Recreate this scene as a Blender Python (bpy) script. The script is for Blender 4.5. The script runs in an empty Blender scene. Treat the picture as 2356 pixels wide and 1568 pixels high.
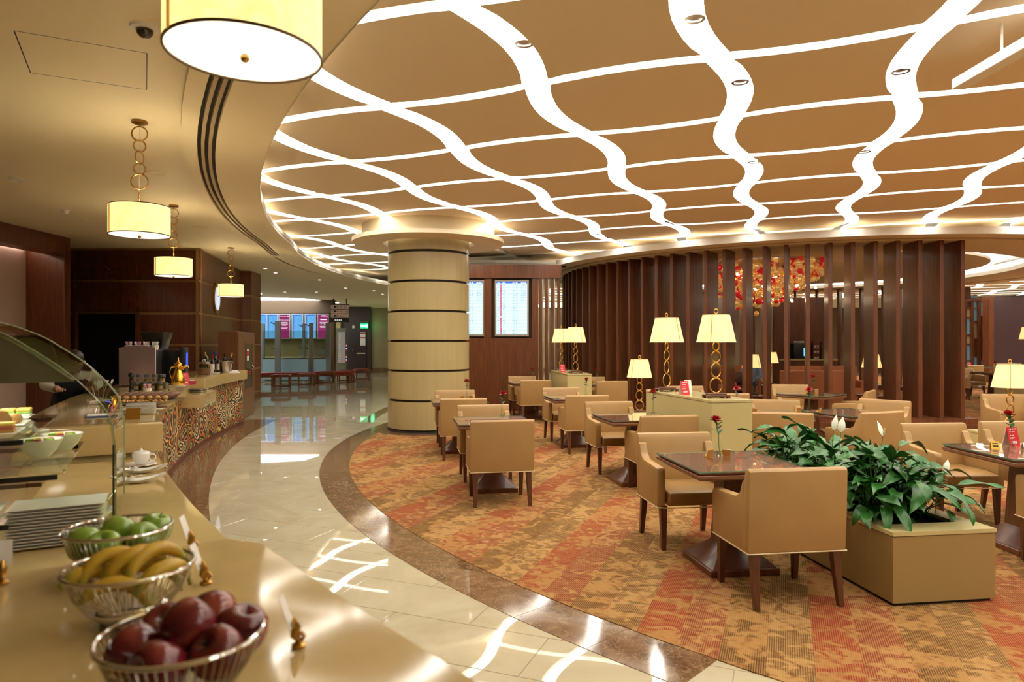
import bpy, bmesh, math, random
from math import sin, cos, pi, sqrt, asin, atan2, radians as RAD
from mathutils import Vector, Matrix

SC = bpy.context.scene
COL = SC.collection
# ---------------------------------------------------------------- camera, world, exposure
cam = bpy.data.cameras.new('camera')
cam.lens, cam.sensor_width, cam.shift_y, cam.clip_start, cam.clip_end = 24.0, 36.0, 4/2356, 0.05, 200
cam.dof.use_dof, cam.dof.focus_distance, cam.dof.aperture_fstop = True, 7.0, 3.4
co = bpy.data.objects.new('camera', cam); COL.objects.link(co)
co.location = (0, 0, 1.6); co.rotation_euler = (pi/2, 0, 0)
SC.camera = co
w = bpy.data.worlds.new('world'); SC.world = w; w.use_nodes = True
w.node_tree.nodes['Background'].inputs[0].default_value = (1.0, .80, .58, 1)
w.node_tree.nodes['Background'].inputs[1].default_value = .05
SC.view_settings.view_transform = 'Standard'; SC.view_settings.look = 'None'
SC.view_settings.gamma = 1; SC.view_settings.use_curve_mapping = False
SC.view_settings.exposure = 0.18
SC.cycles.max_bounces = 6; SC.cycles.diffuse_bounces = 4; SC.cycles.glossy_bounces = 3
SC.cycles.transparent_max_bounces = 16; SC.cycles.transmission_bounces = 6
SC.cycles.caustics_reflective = False; SC.cycles.caustics_refractive = False
SC.cycles.sample_clamp_indirect = 5; SC.cycles.use_light_tree = False; SC.cycles.use_adaptive_sampling = True; SC.cycles.adaptive_threshold = .03; SC.cycles.adaptive_min_samples = 12
STRIP = 12.0       # the ceiling's light strips
LAMP = 1.0        # warm lamps
RNG = random.Random(7)

# ---------------------------------------------------------------- materials
def nodes(name):
    m = bpy.data.materials.new(name); m.use_nodes = True
    return m, m.node_tree, m.node_tree.nodes['Principled BSDF']
def mat(name, col, rough=.5, metal=0., spec=.5, coat=0., emit=None, es=0., bump=0., bscale=60., var=0., vscale=3.):
    m, t, p = nodes(name)
    p.inputs['Base Color'].default_value = (*col, 1); p.inputs['Roughness'].default_value = rough
    p.inputs['Metallic'].default_value = metal; p.inputs['Specular IOR Level'].default_value = spec
    p.inputs['Coat Weight'].default_value = coat; p.inputs['Coat Roughness'].default_value = .06
    if emit: p.inputs['Emission Color'].default_value = (*emit, 1); p.inputs['Emission Strength'].default_value = es
    tc = t.nodes.new('ShaderNodeTexCoord')
    if bump:
        n = t.nodes.new('ShaderNodeTexNoise'); n.inputs['Scale'].default_value = bscale
        b = t.nodes.new('ShaderNodeBump'); b.inputs['Strength'].default_value = bump; b.inputs['Distance'].default_value = .002
        t.links.new(tc.outputs['Object'], n.inputs['Vector']); t.links.new(n.outputs['Fac'], b.inputs['Height']); t.links.new(b.outputs[0], p.inputs['Normal'])
    if var:
        n = t.nodes.new('ShaderNodeTexNoise'); n.inputs['Scale'].default_value = vscale; n.inputs['Detail'].default_value = 6
        r = t.nodes.new('ShaderNodeValToRGB'); r.color_ramp.elements[0].position = .3; r.color_ramp.elements[1].position = .7
        r.color_ramp.elements[0].color = (*[c*(1-var) for c in col], 1); r.color_ramp.elements[1].color = (*[min(1, c*(1+var)) for c in col], 1)
        t.links.new(tc.outputs['Object'], n.inputs['Vector']); t.links.new(n.outputs['Fac'], r.inputs[0]); t.links.new(r.outputs[0], p.inputs['Base Color'])
    return m
def wood(name, dark, light, rough=.35, sc=(14, 14, .9), coat=.15):
    m, t, p = nodes(name); L = t.links
    tc = t.nodes.new('ShaderNodeTexCoord'); mp = t.nodes.new('ShaderNodeMapping'); mp.inputs['Scale'].default_value = sc
    n = t.nodes.new('ShaderNodeTexNoise'); n.inputs['Scale'].default_value = 1.6; n.inputs['Detail'].default_value = 8; n.inputs['Roughness'].default_value = .62; n.inputs['Distortion'].default_value = .6
    r = t.nodes.new('ShaderNodeValToRGB'); r.color_ramp.elements[0].position = .28; r.color_ramp.elements[1].position = .74
    r.color_ramp.elements[0].color = (*dark, 1); r.color_ramp.elements[1].color = (*light, 1)
    L.new(tc.outputs['Object'], mp.inputs[0]); L.new(mp.outputs[0], n.inputs['Vector']); L.new(n.outputs['Fac'], r.inputs[0]); L.new(r.outputs[0], p.inputs['Base Color'])
    p.inputs['Roughness'].default_value = rough; p.inputs['Coat Weight'].default_value = coat; p.inputs['Coat Roughness'].default_value = .15
    return m
def marble(name, cols, scale=1.2, rough=.06, veins=None, tilemap=None, dist=2.5):
    m, t, p = nodes(name); L = t.links
    geo = t.nodes.new('ShaderNodeNewGeometry')
    n = t.nodes.new('ShaderNodeTexNoise'); n.inputs['Scale'].default_value = scale; n.inputs['Detail'].default_value = 9; n.inputs['Roughness'].default_value = .6; n.inputs['Distortion'].default_value = dist
    r = t.nodes.new('ShaderNodeValToRGB'); e = r.color_ramp.elements
    e[0].position = .3; e[1].position = .7; e[0].color = (*cols[0], 1); e[1].color = (*cols[-1], 1)
    for k, c in enumerate(cols[1:-1]):
        x = e.new(.3 + .4*(k+1)/(len(cols)-1)); x.color = (*c, 1)
    L.new(geo.outputs['Position'], n.inputs['Vector']); L.new(n.outputs['Fac'], r.inputs[0])
    out = r.outputs[0]
    if veins:
        v = t.nodes.new('ShaderNodeTexVoronoi'); v.feature = 'DISTANCE_TO_EDGE'; v.inputs['Scale'].default_value = scale*3.2
        nn = t.nodes.new('ShaderNodeTexNoise'); nn.inputs['Scale'].default_value = scale*2.5; nn.inputs['Detail'].default_value = 6
        add = t.nodes.new('ShaderNodeMix'); add.data_type = 'VECTOR'; add.inputs[0].default_value = .45
        L.new(geo.outputs['Position'], nn.inputs['Vector']); L.new(geo.outputs['Position'], add.inputs[4]); L.new(nn.outputs['Color'], add.inputs[5]); L.new(add.outputs[1], v.inputs['Vector'])
        rr = t.nodes.new('ShaderNodeValToRGB'); rr.color_ramp.elements[0].position = 0; rr.color_ramp.elements[1].position = .045
        rr.color_ramp.elements[0].color = (.55, .55, .55, 1); rr.color_ramp.elements[1].color = (0, 0, 0, 1)
        mx = t.nodes.new('ShaderNodeMix'); mx.data_type = 'RGBA'; mx.inputs[7].default_value = (*veins, 1)
        L.new(v.outputs['Distance'], rr.inputs[0]); L.new(rr.outputs[0], mx.inputs[0]); L.new(out, mx.inputs[6]); out = mx.outputs[2]
    L.new(out, p.inputs['Base Color'])
    p.inputs['Roughness'].default_value = rough; p.inputs['IOR'].default_value = 1.6
    return m
def emis(name, col, s):
    m = bpy.data.materials.new(name); m.use_nodes = True; t = m.node_tree; t.nodes.remove(t.nodes['Principled BSDF'])
    e = t.nodes.new('ShaderNodeEmission'); e.inputs[0].default_value = (*col, 1); e.inputs[1].default_value = s
    t.links.new(e.outputs[0], t.nodes['Material Output'].inputs[0]); return m
def clear(name, tint=(1, 1, 1), ior=1.5, rough=0., refl=1.0):
    # thin pane: what is not mirrored passes straight through
    m = bpy.data.materials.new(name); m.use_nodes = True; t = m.node_tree; t.nodes.remove(t.nodes['Principled BSDF'])
    tr = t.nodes.new('ShaderNodeBsdfTransparent'); tr.inputs[0].default_value = (*tint, 1)
    g = t.nodes.new('ShaderNodeBsdfGlossy'); g.inputs['Roughness'].default_value = rough; g.inputs['Color'].default_value = (refl, refl, refl, 1)
    f = t.nodes.new('ShaderNodeFresnel'); f.inputs[0].default_value = ior
    mx = t.nodes.new('ShaderNodeMixShader'); L = t.links
    ge = t.nodes.new('ShaderNodeNewGeometry'); mu = t.nodes.new('ShaderNodeMath'); mu.operation = 'MULTIPLY'; sb = t.nodes.new('ShaderNodeMath'); sb.operation = 'SUBTRACT'; sb.inputs[0].default_value = 1
    L.new(ge.outputs['Backfacing'], sb.inputs[1]); L.new(sb.outputs[0], mu.inputs[0]); L.new(f.outputs[0], mu.inputs[1])   # only the outer face mirrors
    L.new(mu.outputs[0], mx.inputs[0]); L.new(tr.outputs[0], mx.inputs[1]); L.new(g.outputs[0], mx.inputs[2]); L.new(mx.outputs[0], t.nodes['Material Output'].inputs[0])
    return m

M = {}
M['tan'] = mat('ceiling_tan_paint', (.80, .68, .50), .7, bump=.05)
M['soffit'] = mat('soffit_cream_paint', (.86, .74, .52), .65)
M['white'] = mat('white_paint', (.86, .84, .78), .5)
M['strip'] = emis('light_strip', (1.0, .945, .84), STRIP)
M['slot'] = mat('slot_dark', (.03, .024, .018), .6)
M['rib'] = mat('slot_rib', (.52, .40, .25), .4)
M['wood'] = wood('dark_walnut', (.075, .020, .006), (.20, .060, .018), .34)
M['wood2'] = wood('slat_walnut', (.085, .025, .009), (.22, .073, .026), .36)
M['woodleg'] = wood('leg_walnut', (.06, .02, .008), (.15, .05, .02), .35, (30, 30, 3))
M['woodtab'] = wood('table_walnut', (.12, .042, .016), (.30, .115, .046), .3, (3, 24, 24), .3)
M['wooddk'] = mat('dark_door', (.012, .008, .006), .5)
M['bronze'] = mat('bronze_groove', (.34, .19, .075), .4, .2)
M['leather'] = mat('beige_leather', (.40, .236, .085), .42, bump=.15, bscale=180, var=.05, vscale=4)
M['leather2'] = mat('seat_leather', (.34, .195, .066), .36, bump=.12, bscale=160, var=.06, vscale=5)
M['pipe'] = mat('leather_piping', (.72, .56, .33), .4)
M['stone'] = mat('counter_stone', (.53, .385, .165), .09, var=.06, vscale=9, coat=.3)
M['stoneface'] = mat('counter_stone_face', (.45, .33, .14), .3, var=.04, vscale=9)
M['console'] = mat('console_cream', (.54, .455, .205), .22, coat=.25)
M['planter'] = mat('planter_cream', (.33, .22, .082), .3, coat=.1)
M['brass'] = mat('aged_brass', (.56, .31, .075), .3, 1.)
M['gold'] = mat('polished_gold', (.80, .47, .07), .14, 1.)
M['steel'] = mat('brushed_steel', (.55, .52, .48), .25, 1.)
M['chrome'] = mat('chrome', (.75, .72, .68), .1, 1.)
M['black'] = mat('black_plastic', (.012, .012, .014), .3)
M['blackm'] = mat('black_matte', (.02, .018, .016), .6)
M['glass'] = clear('clear_glass', (.97, .985, .97))
M['tabglass'] = clear('table_glass', (.97, .98, .97), 1.5)
M['glassedge'] = mat('glass_edge', (.10, .26, .20), .1, coat=.5)
M['caseglass'] = clear('case_glass', (.82, .88, .72), 1.5)
M['porcelain'] = mat('white_porcelain', (.82, .80, .74), .15, coat=.4)
M['paper'] = mat('paper', (.85, .82, .76), .6)
M['redcard'] = mat('red_card', (.62, .012, .03), .4)
M['rose'] = mat('rose_petal', (.42, .006, .018), .45)
M['green'] = mat('stem_green', (.05, .16, .035), .4)
M['leaf'] = mat('lily_leaf', (.028, .135, .020), .33, var=.4, vscale=9)
M['leafrose'] = mat('rose_leaf', (.04, .14, .03), .35)
M['spathe'] = mat('white_spathe', (.85, .88, .74), .4)
M['soil'] = mat('dark_soil', (.012, .009, .006), .9)
M['grey'] = mat('grey_metal', (.34, .36, .36), .4, .2)
M['orange'] = mat('orange_leather', (.46, .15, .055), .45, bump=.1, bscale=120)
M['red'] = mat('red_cushion', (.32, .024, .03), .5)
M['cherry'] = wood('cherry_wood', (.17, .045, .016), (.36, .105, .04), .35, (20, 20, 3))
def shade_mat(name, col, s):
    m, t, p = nodes(name); L = t.links
    p.inputs['Base Color'].default_value = (.55, .45, .25, 1); p.inputs['Roughness'].default_value = .7
    tc = t.nodes.new('ShaderNodeTexCoord'); v = t.nodes.new('ShaderNodeTexNoise'); v.inputs['Scale'].default_value = 6; v.inputs['Detail'].default_value = 8; v.inputs['Distortion'].default_value = 3
    r = t.nodes.new('ShaderNodeValToRGB'); e = r.color_ramp.elements; e[0].position = .25; e[1].position = .6
    e[0].color = (*[c*f for c, f in zip(col, (.9, .78, .6))], 1); e[1].color = (*col, 1)
    L.new(tc.outputs['Object'], v.inputs['Vector']); L.new(v.outputs['Fac'], r.inputs[0]); L.new(r.outputs[0], p.inputs['Emission Color'])
    p.inputs['Emission Strength'].default_value = s
    return m
M['shade'] = shade_mat('parchment_shade', (1., .78, .31), 1.25*LAMP)
M['lshade'] = shade_mat('linen_shade', (1., .77, .29), .88*LAMP)
M['diffuser'] = emis('lamp_diffuser', (1., .90, .66), 1.5*LAMP)
M['bulb'] = emis('bulb', (1., .78, .42), 30)

# ---------------------------------------------------------------- mesh helpers
class MB:
    def __init__(s): s.v = []; s.f = []; s.m = []; s.k = 0
    def add(s, vs, fs):
        o = len(s.v); s.v += [tuple(p) for p in vs]
        for f in fs: s.f.append([i+o for i in f]); s.m.append(s.k)
        return s
    def mi(s, k): s.k = k; return s
    def box(s, x0, x1, y0, y1, z0, z1):
        return s.frus((x0, x1, y0, y1, z0), (x0, x1, y0, y1, z1))
    def frus(s, b, t):
        q = lambda r: [(r[0], r[2], r[4]), (r[1], r[2], r[4]), (r[1], r[3], r[4]), (r[0], r[3], r[4])]
        return s.add(q(b)+q(t), [(3, 2, 1, 0), (4, 5, 6, 7), (0, 1, 5, 4), (1, 2, 6, 5), (2, 3, 7, 6), (3, 0, 4, 7)])
    def prism(s, poly, z0, z1, side=None):
        n = len(poly); k0 = s.k
        s.add([(x, y, z0) for x, y in poly]+[(x, y, z1) for x, y in poly], [list(range(n))[::-1], list(range(n, 2*n))])
        o = len(s.v)-2*n
        if side is not None: s.k = side
        for i in range(n): s.f.append([o+i, o+(i+1) % n, o+n+(i+1) % n, o+n+i]); s.m.append(s.k)
        s.k = k0; return s
    def slabx(s, poly, x0, x1):      # a YZ outline pushed along X
        n = len(poly)
        return s.add([(x0, y, z) for y, z in poly]+[(x1, y, z) for y, z in poly],
                     [list(range(n)), list(range(n, 2*n))[::-1]]+[[(i+1) % n, i, n+i, n+(i+1) % n] for i in range(n)])
    def lathe(s, prof, n=24, c=(0, 0, 0), close=False, cap=True):
        vs = []; fs = []
        for r, z in prof:
            for k in range(n):
                a = 2*pi*k/n; vs.append((c[0]+r*cos(a), c[1]+r*sin(a), c[2]+z))
        m = len(prof)
        for j in range(m if close else m-1):
            for k in range(n):
                a, b = j*n+k, j*n+(k+1) % n; j2 = (j+1) % m
                fs.append((a, b, j2*n+(k+1) % n, j2*n+k))
        if not close and cap:
            if prof[0][0] > 1e-6: fs.append(list(range(n))[::-1])
            if prof[-1][0] > 1e-6: fs.append(list(range((m-1)*n, m*n)))
        return s.add(vs, fs)
    def tube(s, pts, r, n=8, closed=False, rs=None):
        P = [Vector(p) for p in pts]; m = len(P); vs = []; fs = []
        up = Vector((0, 0, 1)); last = None
        for i, p in enumerate(P):
            a = P[(i-1) % m] if (closed or i > 0) else p; b = P[(i+1) % m] if (closed or i < m-1) else p
            t = (b-a).normalized()
            if last is None:
                u = t.cross(up if abs(t.z) < .9 else Vector((1, 0, 0))).normalized()
            else:
                u = (last - t*last.dot(t)).normalized()
            last = u; v = t.cross(u); rr = rs[i] if rs else r
            for k in range(n):
                q = 2*pi*k/n; vs.append(p+u*(rr*cos(q))+v*(rr*sin(q)))
        for i in range(m if closed else m-1):
            for k in range(n):
                j = (i+1) % m
                fs.append((i*n+k, i*n+(k+1) % n, j*n+(k+1) % n, j*n+k))
        if not closed: fs += [list(range(n))[::-1], list(range((m-1)*n, m*n))]
        return s.add(vs, fs)
    def ring(s, c, rx, rz, r, rot=0., n=24, k=6, tilt=0.):   # oval ring standing upright, turned about Z
        R = Matrix.Rotation(rot, 3, 'Z') @ Matrix.Rotation(tilt, 3, 'X')
        return s.tube([Vector(c)+R @ Vector((rx*cos(2*pi*i/n), 0, rz*sin(2*pi*i/n))) for i in range(n)], r, k, True)
    def ell(s, c, r, n=16, m=10, f=None):
        prof = []
        vs = [(c[0], c[1], c[2]-r[2])]; fs = []
        for j in range(1, m):
            a = -pi/2+pi*j/m
            for k in range(n):
                b = 2*pi*k/n; p = (c[0]+r[0]*cos(a)*cos(b), c[1]+r[1]*cos(a)*sin(b), c[2]+r[2]*sin(a)); vs.append(p)
        vs.append((c[0], c[1], c[2]+r[2])); T = len(vs)-1
        for k in range(n):
            fs.append((0, 1+(k+1) % n, 1+k)); fs.append((T, T-n+k, T-n+(k+1) % n))
        for j in range(m-2):
            for k in range(n):
                a = 1+j*n+k; b = 1+j*n+(k+1) % n; fs.append((a, b, b+n, a+n))
        return s.add(vs, fs)
    def sector(s, c, R0, R1, a0, a1, z0, z1, n=16):
        A = [a0+(a1-a0)*i/n for i in range(n+1)]
        vs = []
        for a in A:
            for R, z in ((R0, z0), (R1, z0), (R1, z1), (R0, z1)): vs.append((c[0]+R*cos(a), c[1]+R*sin(a), z))
        fs = []
        for i in range(n):
            o = 4*i
            for k in range(4): fs.append((o+k, o+4+k, o+4+(k+1) % 4, o+(k+1) % 4))
        fs += [(0, 1, 2, 3), (4*n+3, 4*n+2, 4*n+1, 4*n)]
        return s.add(vs, fs)
    def xf(s, mtx, start=0):
        for i in range(start, len(s.v)): s.v[i] = tuple(mtx @ Vector(s.v[i]))
        return s
    def mesh(s, name, mats, smooth=False, bevel=0., seg=2, sharp=35):
        me = bpy.data.meshes.new(name); me.from_pydata(s.v, [], s.f)
        if not isinstance(mats, (list, tuple)): mats = [mats]
        for m in mats: me.materials.append(M[m] if isinstance(m, str) else m)
        if len(mats) > 1: me.polygons.foreach_set('material_index', s.m)
        bm = bmesh.new(); bm.from_mesh(me)
        bmesh.ops.recalc_face_normals(bm, faces=bm.faces)
        if bevel:
            ed = [e for e in bm.edges if len(e.link_faces) == 2 and e.calc_face_angle(0) > .5]
            bmesh.ops.bevel(bm, geom=ed, offset=bevel, segments=seg, profile=.6, affect='EDGES', clamp_overlap=True)
        bm.to_mesh(me); bm.free()
        if smooth or bevel:
            me.polygons.foreach_set('use_smooth', [True]*len(me.polygons)); me.set_sharp_from_angle(angle=RAD(sharp))
        me.update(); return me
    def build(s, name, mats, parent=None, smooth=False, bevel=0., seg=2, sharp=35, **kw):
        return link(name, s.mesh(name, mats, smooth, bevel, seg, sharp), parent, **kw)
def link(name, data, parent=None, loc=None, rot=None, scale=None, **kw):
    o = bpy.data.objects.new(name, data); COL.objects.link(o)
    if parent: o.parent = parent
    if loc: o.location = loc
    if rot is not None: o.rotation_euler = rot if isinstance(rot, (tuple, list)) else (0, 0, rot)
    if scale: o.scale = scale if isinstance(scale, (tuple, list)) else (scale,)*3
    return tag(o, **kw)
def tag(o, label=None, cat=None, group=None, kind=None):
    if label: o['label'] = label
    if cat: o['category'] = cat
    if group: o['group'] = group
    if kind: o['kind'] = kind
    return o
def thing(name, loc=(0, 0, 0), rz=0., label=None, cat=None, group=None, kind=None):
    return link(name, None, None, loc, rz, None, label=label, cat=cat, group=group, kind=kind)
KIDS = {}
def dup(root, loc=None, rz=None, label=None, group=None, scale=None, rot=None):
    def cp(o, par):
        c = o.copy(); COL.objects.link(c); c.parent = par
        for ch in kids(o): cp(ch, c)
        return c
    r = cp(root, None)
    if loc is not None: r.location = loc
    if rz is not None: r.rotation_euler = (0, 0, rz)
    if rot is not None: r.rotation_euler = rot
    if scale: r.scale = scale if isinstance(scale, (tuple, list)) else (scale,)*3
    if label: r['label'] = label
    if group: r['group'] = group
    return r
def kids(o):
    if o.name not in KIDS: KIDS[o.name] = list(o.children)
    return KIDS[o.name]
class Maker:      # first call hands out the prototype itself, later calls copies of it
    def __init__(s, fn): s.fn = fn; s.proto = None
    def __call__(s, loc, rz=0., label=None, cat=None, group=None, scale=None, rot=None):
        if s.proto is None:
            s.proto = o = s.fn(); kids(o); o.location = loc; o.rotation_euler = (0, 0, rz) if rot is None else rot
            if scale: o.scale = scale if isinstance(scale, (tuple, list)) else (scale,)*3
        else:
            o = dup(s.proto, loc, rz if rot is None else None, None, None, scale or (1, 1, 1), rot)
        return tag(o, label, cat, group)
ORD = 'first second third fourth fifth sixth seventh eighth ninth tenth eleventh twelfth thirteenth fourteenth fifteenth sixteenth'.split()

# ---------------------------------------------------------------- the plan
CC = (17.0, 15.75)            # centre of counter, pendants, soffit
def polx(R, y): return CC[0]-sqrt(max(R*R-(y-CC[1])**2, 0))
def ang(R, y): return pi-asin((y-CC[1])/R)   # angle (from CC) of the point of radius R at depth y
KC, KR = (8.39, 11.33), 10.79  # carpet
EC, ER = (8.1, 19.3), 6.42     # slatted lounge
GA = math.atan2(.5469, 1.3679)  # the grid's turn
GI = (1.449*cos(GA), -1.449*sin(GA)); GJ = (1.463*sin(GA), 1.463*cos(GA)); GO = (-1.144, 6.2195)
ZS, ZO, ZG = 3.5, 3.54, 3.75   # soffit ring, outer ceiling, grid panels
def coffer_x(y):
    if y <= 13: return polx(21.4, y)
    T = [(13, polx(21.4, 13)), (14.6, -4.55), (16.3, -4.74), (18, -4.76), (19.5, -4.66), (21.3, -4.35), (22.4, -4.05)]
    for (a, xa), (b, xb) in zip(T, T[1:]):
        if y <= b: return xa+(xb-xa)*(y-a)/(b-a)
    return T[-1][1]
# ---------------------------------------------------------------- floor
M['cream'] = marble('cream_marble', [(.455, .39, .262), (.515, .452, .312), (.565, .508, .372)], .9, .018)
M['brown'] = marble('brown_marble', [(.085, .042, .018), (.17, .09, .042), (.25, .145, .075)], 3.0, .08, (.42, .29, .17))
M['joint'] = mat('joint', (.20, .13, .075), .6)
class NT:      # tiny node-maths helper
    def __init__(s, t): s.t = t; s.L = t.links
    def n(s, op, a, b=None, c=None):
        x = s.t.nodes.new('ShaderNodeMath'); x.operation = op
        for i, v in enumerate((a, b, c)):
            if v is None: continue
            if isinstance(v, (int, float)): x.inputs[i].default_value = v
            else: s.L.new(v, x.inputs[i])
        return x.outputs[0]
    def step(s, v, lo, hi):
        x = s.t.nodes.new('ShaderNodeMapRange'); x.interpolation_type = 'SMOOTHSTEP'; s.L.new(v, x.inputs[0])
        x.inputs[1].default_value = lo; x.inputs[2].default_value = hi; return x.outputs[0]
    def mix(s, f, a, b):
        x = s.t.nodes.new('ShaderNodeMix'); x.data_type = 'RGBA'
        for i, v in ((0, f), (6, a), (7, b)):
            if isinstance(v, (int, float)): x.inputs[i].default_value = v
            elif isinstance(v, tuple): x.inputs[i].default_value = (*v, 1)
            else: s.L.new(v, x.inputs[i])
        return x.outputs[2]
    def noise(s, vec, scale, detail=3, dist=0., rough=.5):
        x = s.t.nodes.new('ShaderNodeTexNoise'); x.inputs['Scale'].default_value = scale; x.inputs['Detail'].default_value = detail
        x.inputs['Distortion'].default_value = dist; x.inputs['Roughness'].default_value = rough; s.L.new(vec, x.inputs['Vector']); return x.outputs['Fac']
    def comb(s, a, b, c=0.):
        x = s.t.nodes.new('ShaderNodeCombineXYZ')
        for i, v in enumerate((a, b, c)):
            if isinstance(v, (int, float)): x.inputs[i].default_value = v
            else: s.L.new(v, x.inputs[i])
        return x.outputs[0]
def carpet_mat():
    m, t, p = nodes('woven_carpet'); N = NT(t)
    g = t.nodes.new('ShaderNodeNewGeometry'); sx = t.nodes.new('ShaderNodeSeparateXYZ'); t.links.new(g.outputs['Position'], sx.inputs[0])
    X, Y = sx.outputs[0], sx.outputs[1]
    u = N.n('SUBTRACT', N.n('MULTIPLY', X, cos(GA)), N.n('MULTIPLY', Y, sin(GA)))
    v = N.n('ADD', N.n('MULTIPLY', X, sin(GA)), N.n('MULTIPLY', Y, cos(GA)))
    k = N.n('DIVIDE', N.n('ADD', u, 20*.45-.138), .45)
    band = N.n('MODULO', N.n('FLOOR', k), 2.0)                    # 0 red plank, 1 brown plank
    half = N.n('MODULO', N.n('FLOOR', N.n('MULTIPLY', k, 2.0)), 2.0)
    cell = N.n('FLOOR', N.n('MULTIPLY', k, 2.0))
    plank = N.n('FLOOR', N.n('ADD', N.n('MULTIPLY', v, 1.1), N.n('MULTIPLY', cell, .37)))
    vec = N.comb(N.n('MULTIPLY', u, 1.0), N.n('MULTIPLY', v, .8), N.n('ADD', N.n('MULTIPLY', cell, 3.7), N.n('MULTIPLY', plank, 1.9)))
    vec2 = N.comb(u, N.n('MULTIPLY', v, 1.3), N.n('MULTIPLY', cell, 1.3))
    blot = N.noise(vec2, 7.5, 2, 1.1, .55)
    big = N.noise(vec, 2.2, 2)
    acc = N.step(N.n('ADD', blot, N.n('MULTIPLY', N.n('SUBTRACT', big, .5), .85)), .43, .54)
    rib = N.n('ADD', N.n('MULTIPLY', N.n('SINE', N.n('MULTIPLY', u, 2*pi/.0112)), .5), .5)
    ribs = N.step(rib, .3, .7)
    red = N.mix(half, (.24, .014, .011), (.18, .020, .013)); brn = N.mix(half, (.075, .034, .010), (.11, .054, .017))
    accent = N.mix(band, red, brn)
    base = N.mix(half, (.37, .20, .066), (.41, .235, .085))
    base = N.mix(N.n('MULTIPLY', N.n('SUBTRACT', 1.0, band), .14), base, (.34, .07, .025))
    base = N.mix(N.step(N.noise(vec2, 17, 3), .5, .68), base, (.27, .125, .042))
    c = N.mix(N.n('MULTIPLY', acc, N.n('ADD', .26, N.n('MULTIPLY', ribs, .62))), base, accent)
    c = N.mix(N.n('MULTIPLY', ribs, .12), c, (.08, .04, .015))
    t.links.new(c, p.inputs['Base Color']); p.inputs['Roughness'].default_value = .95; p.inputs['Specular IOR Level'].default_value = .1
    b = t.nodes.new('ShaderNodeBump'); b.inputs['Strength'].default_value = .35; b.inputs['Distance'].default_value = .004
    t.links.new(rib, b.inputs['Height']); t.links.new(b.outputs[0], p.inputs['Normal'])
    return m
M['carpet'] = carpet_mat()
def far_floor():
    m, t, p = nodes('foyer_floor'); N = NT(t)
    g = t.nodes.new('ShaderNodeNewGeometry')
    mp = t.nodes.new('ShaderNodeMapping'); mp.inputs['Rotation'].default_value = (0, 0, GA); t.links.new(g.outputs['Position'], mp.inputs[0])
    br = t.nodes.new('ShaderNodeTexBrick'); t.links.new(mp.outputs[0], br.inputs['Vector'])
    br.inputs['Color1'].default_value = (.46, .42, .28, 1); br.inputs['Color2'].default_value = (.51, .475, .335, 1); br.inputs['Mortar'].default_value = (.28, .18, .1, 1)
    br.inputs['Scale'].default_value = 1; br.inputs['Mortar Size'].default_value = .004; br.inputs['Brick Width'].default_value = .96; br.inputs['Row Height'].default_value = .46
    t.links.new(br.outputs['Color'], p.inputs['Base Color']); p.inputs['Roughness'].default_value = .03; p.inputs['IOR'].default_value = 1.6
    return m
fl = MB().box(-20, 26, -5, 40, -.2, -.006).build('floor', far_floor(), kind='structure')
tm = MB().box(-.478, .478, -.228, .228, -.0055, 0).mesh('floor_tile', 'cream', bevel=.0015, seg=1)
n = 0
for r in range(-2, 46):
    for c in range(-30, 8):
        u = -1.67+.96*c+(.48 if r % 2 else 0); t = 3.51-.46*4+.46*r-.23
        x = u*cos(GA)+t*sin(GA); y = -u*sin(GA)+t*cos(GA)
        if y > 15.5 or y < 2.2 or abs(x) > .80*y+.6: continue
        if math.hypot(x-CC[0], y-CC[1]) > 22.35 or math.hypot(x-KC[0], y-KC[1]) < KR-.2: continue
        link('floor_tile', tm, fl, (x, y, 0), -GA); n += 1
# brown marble arcs: along the carpet and along the counter's foot
bo = 0
for i in range(34):
    a0 = pi*.72+i*.05; g = .0012/11
    MB().sector(KC, KR-.02, 11.15, a0+g, a0+.05-g, -.005, .003, 4).build('border_stone', 'brown', fl)
for i in range(24):
    a0 = ang(22.4, 14.2)+i*.0285; g = .0008/22
    MB().sector(CC, 21.93, 22.6, a0+g, a0+.0285-g, -.005, .002, 3).build('border_stone', 'brown', fl)
# foyer: a brown inlaid line crossing the marble
for i in range(12):
    a0 = ang(20.2, 24.5)+i*.05
    MB().sector(CC, 19.9, 20.15, a0-.049, a0, -.0055, .0005, 4).build('border_stone', 'brown', fl)
cp = []
for i in range(81):
    a = pi*.30+i/80*pi*1.28
    cp.append((KC[0]+KR*cos(a), KC[1]+KR*sin(a)))
cp = [(24, 32), (4, 32), (-.6, 20.2)] + [q for q in cp if q[1] < 19.0 or q[0] > 9] if False else cp
ca = MB().prism([(KC[0]+KR*cos(2*pi*i/120), KC[1]+KR*sin(2*pi*i/120)) for i in range(120)], -.005, .006).build('carpet', 'carpet', label='woven carpet in tan, red and brown planks under the dining tables', cat='carpet')
MB().prism([(KC[0]+10.85*cos(RAD(20+5.5*i)), KC[1]+10.85*sin(RAD(20+5.5*i))) for i in range(11)]+[(9.5, 26), (9.5, 33), (17.5, 33), (17.5, 27.7), (19.3, 27.7), (19.3, 15.2)], -.005, .006).build('carpet', 'carpet', label='woven carpet of the far dining area beyond the slatted lounge', cat='carpet')
MB().sector(EC, 5.9, 7.15, RAD(250), RAD(292), -.004, .0085, 14).build('floor_threshold', 'brown', kind='structure')

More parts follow.
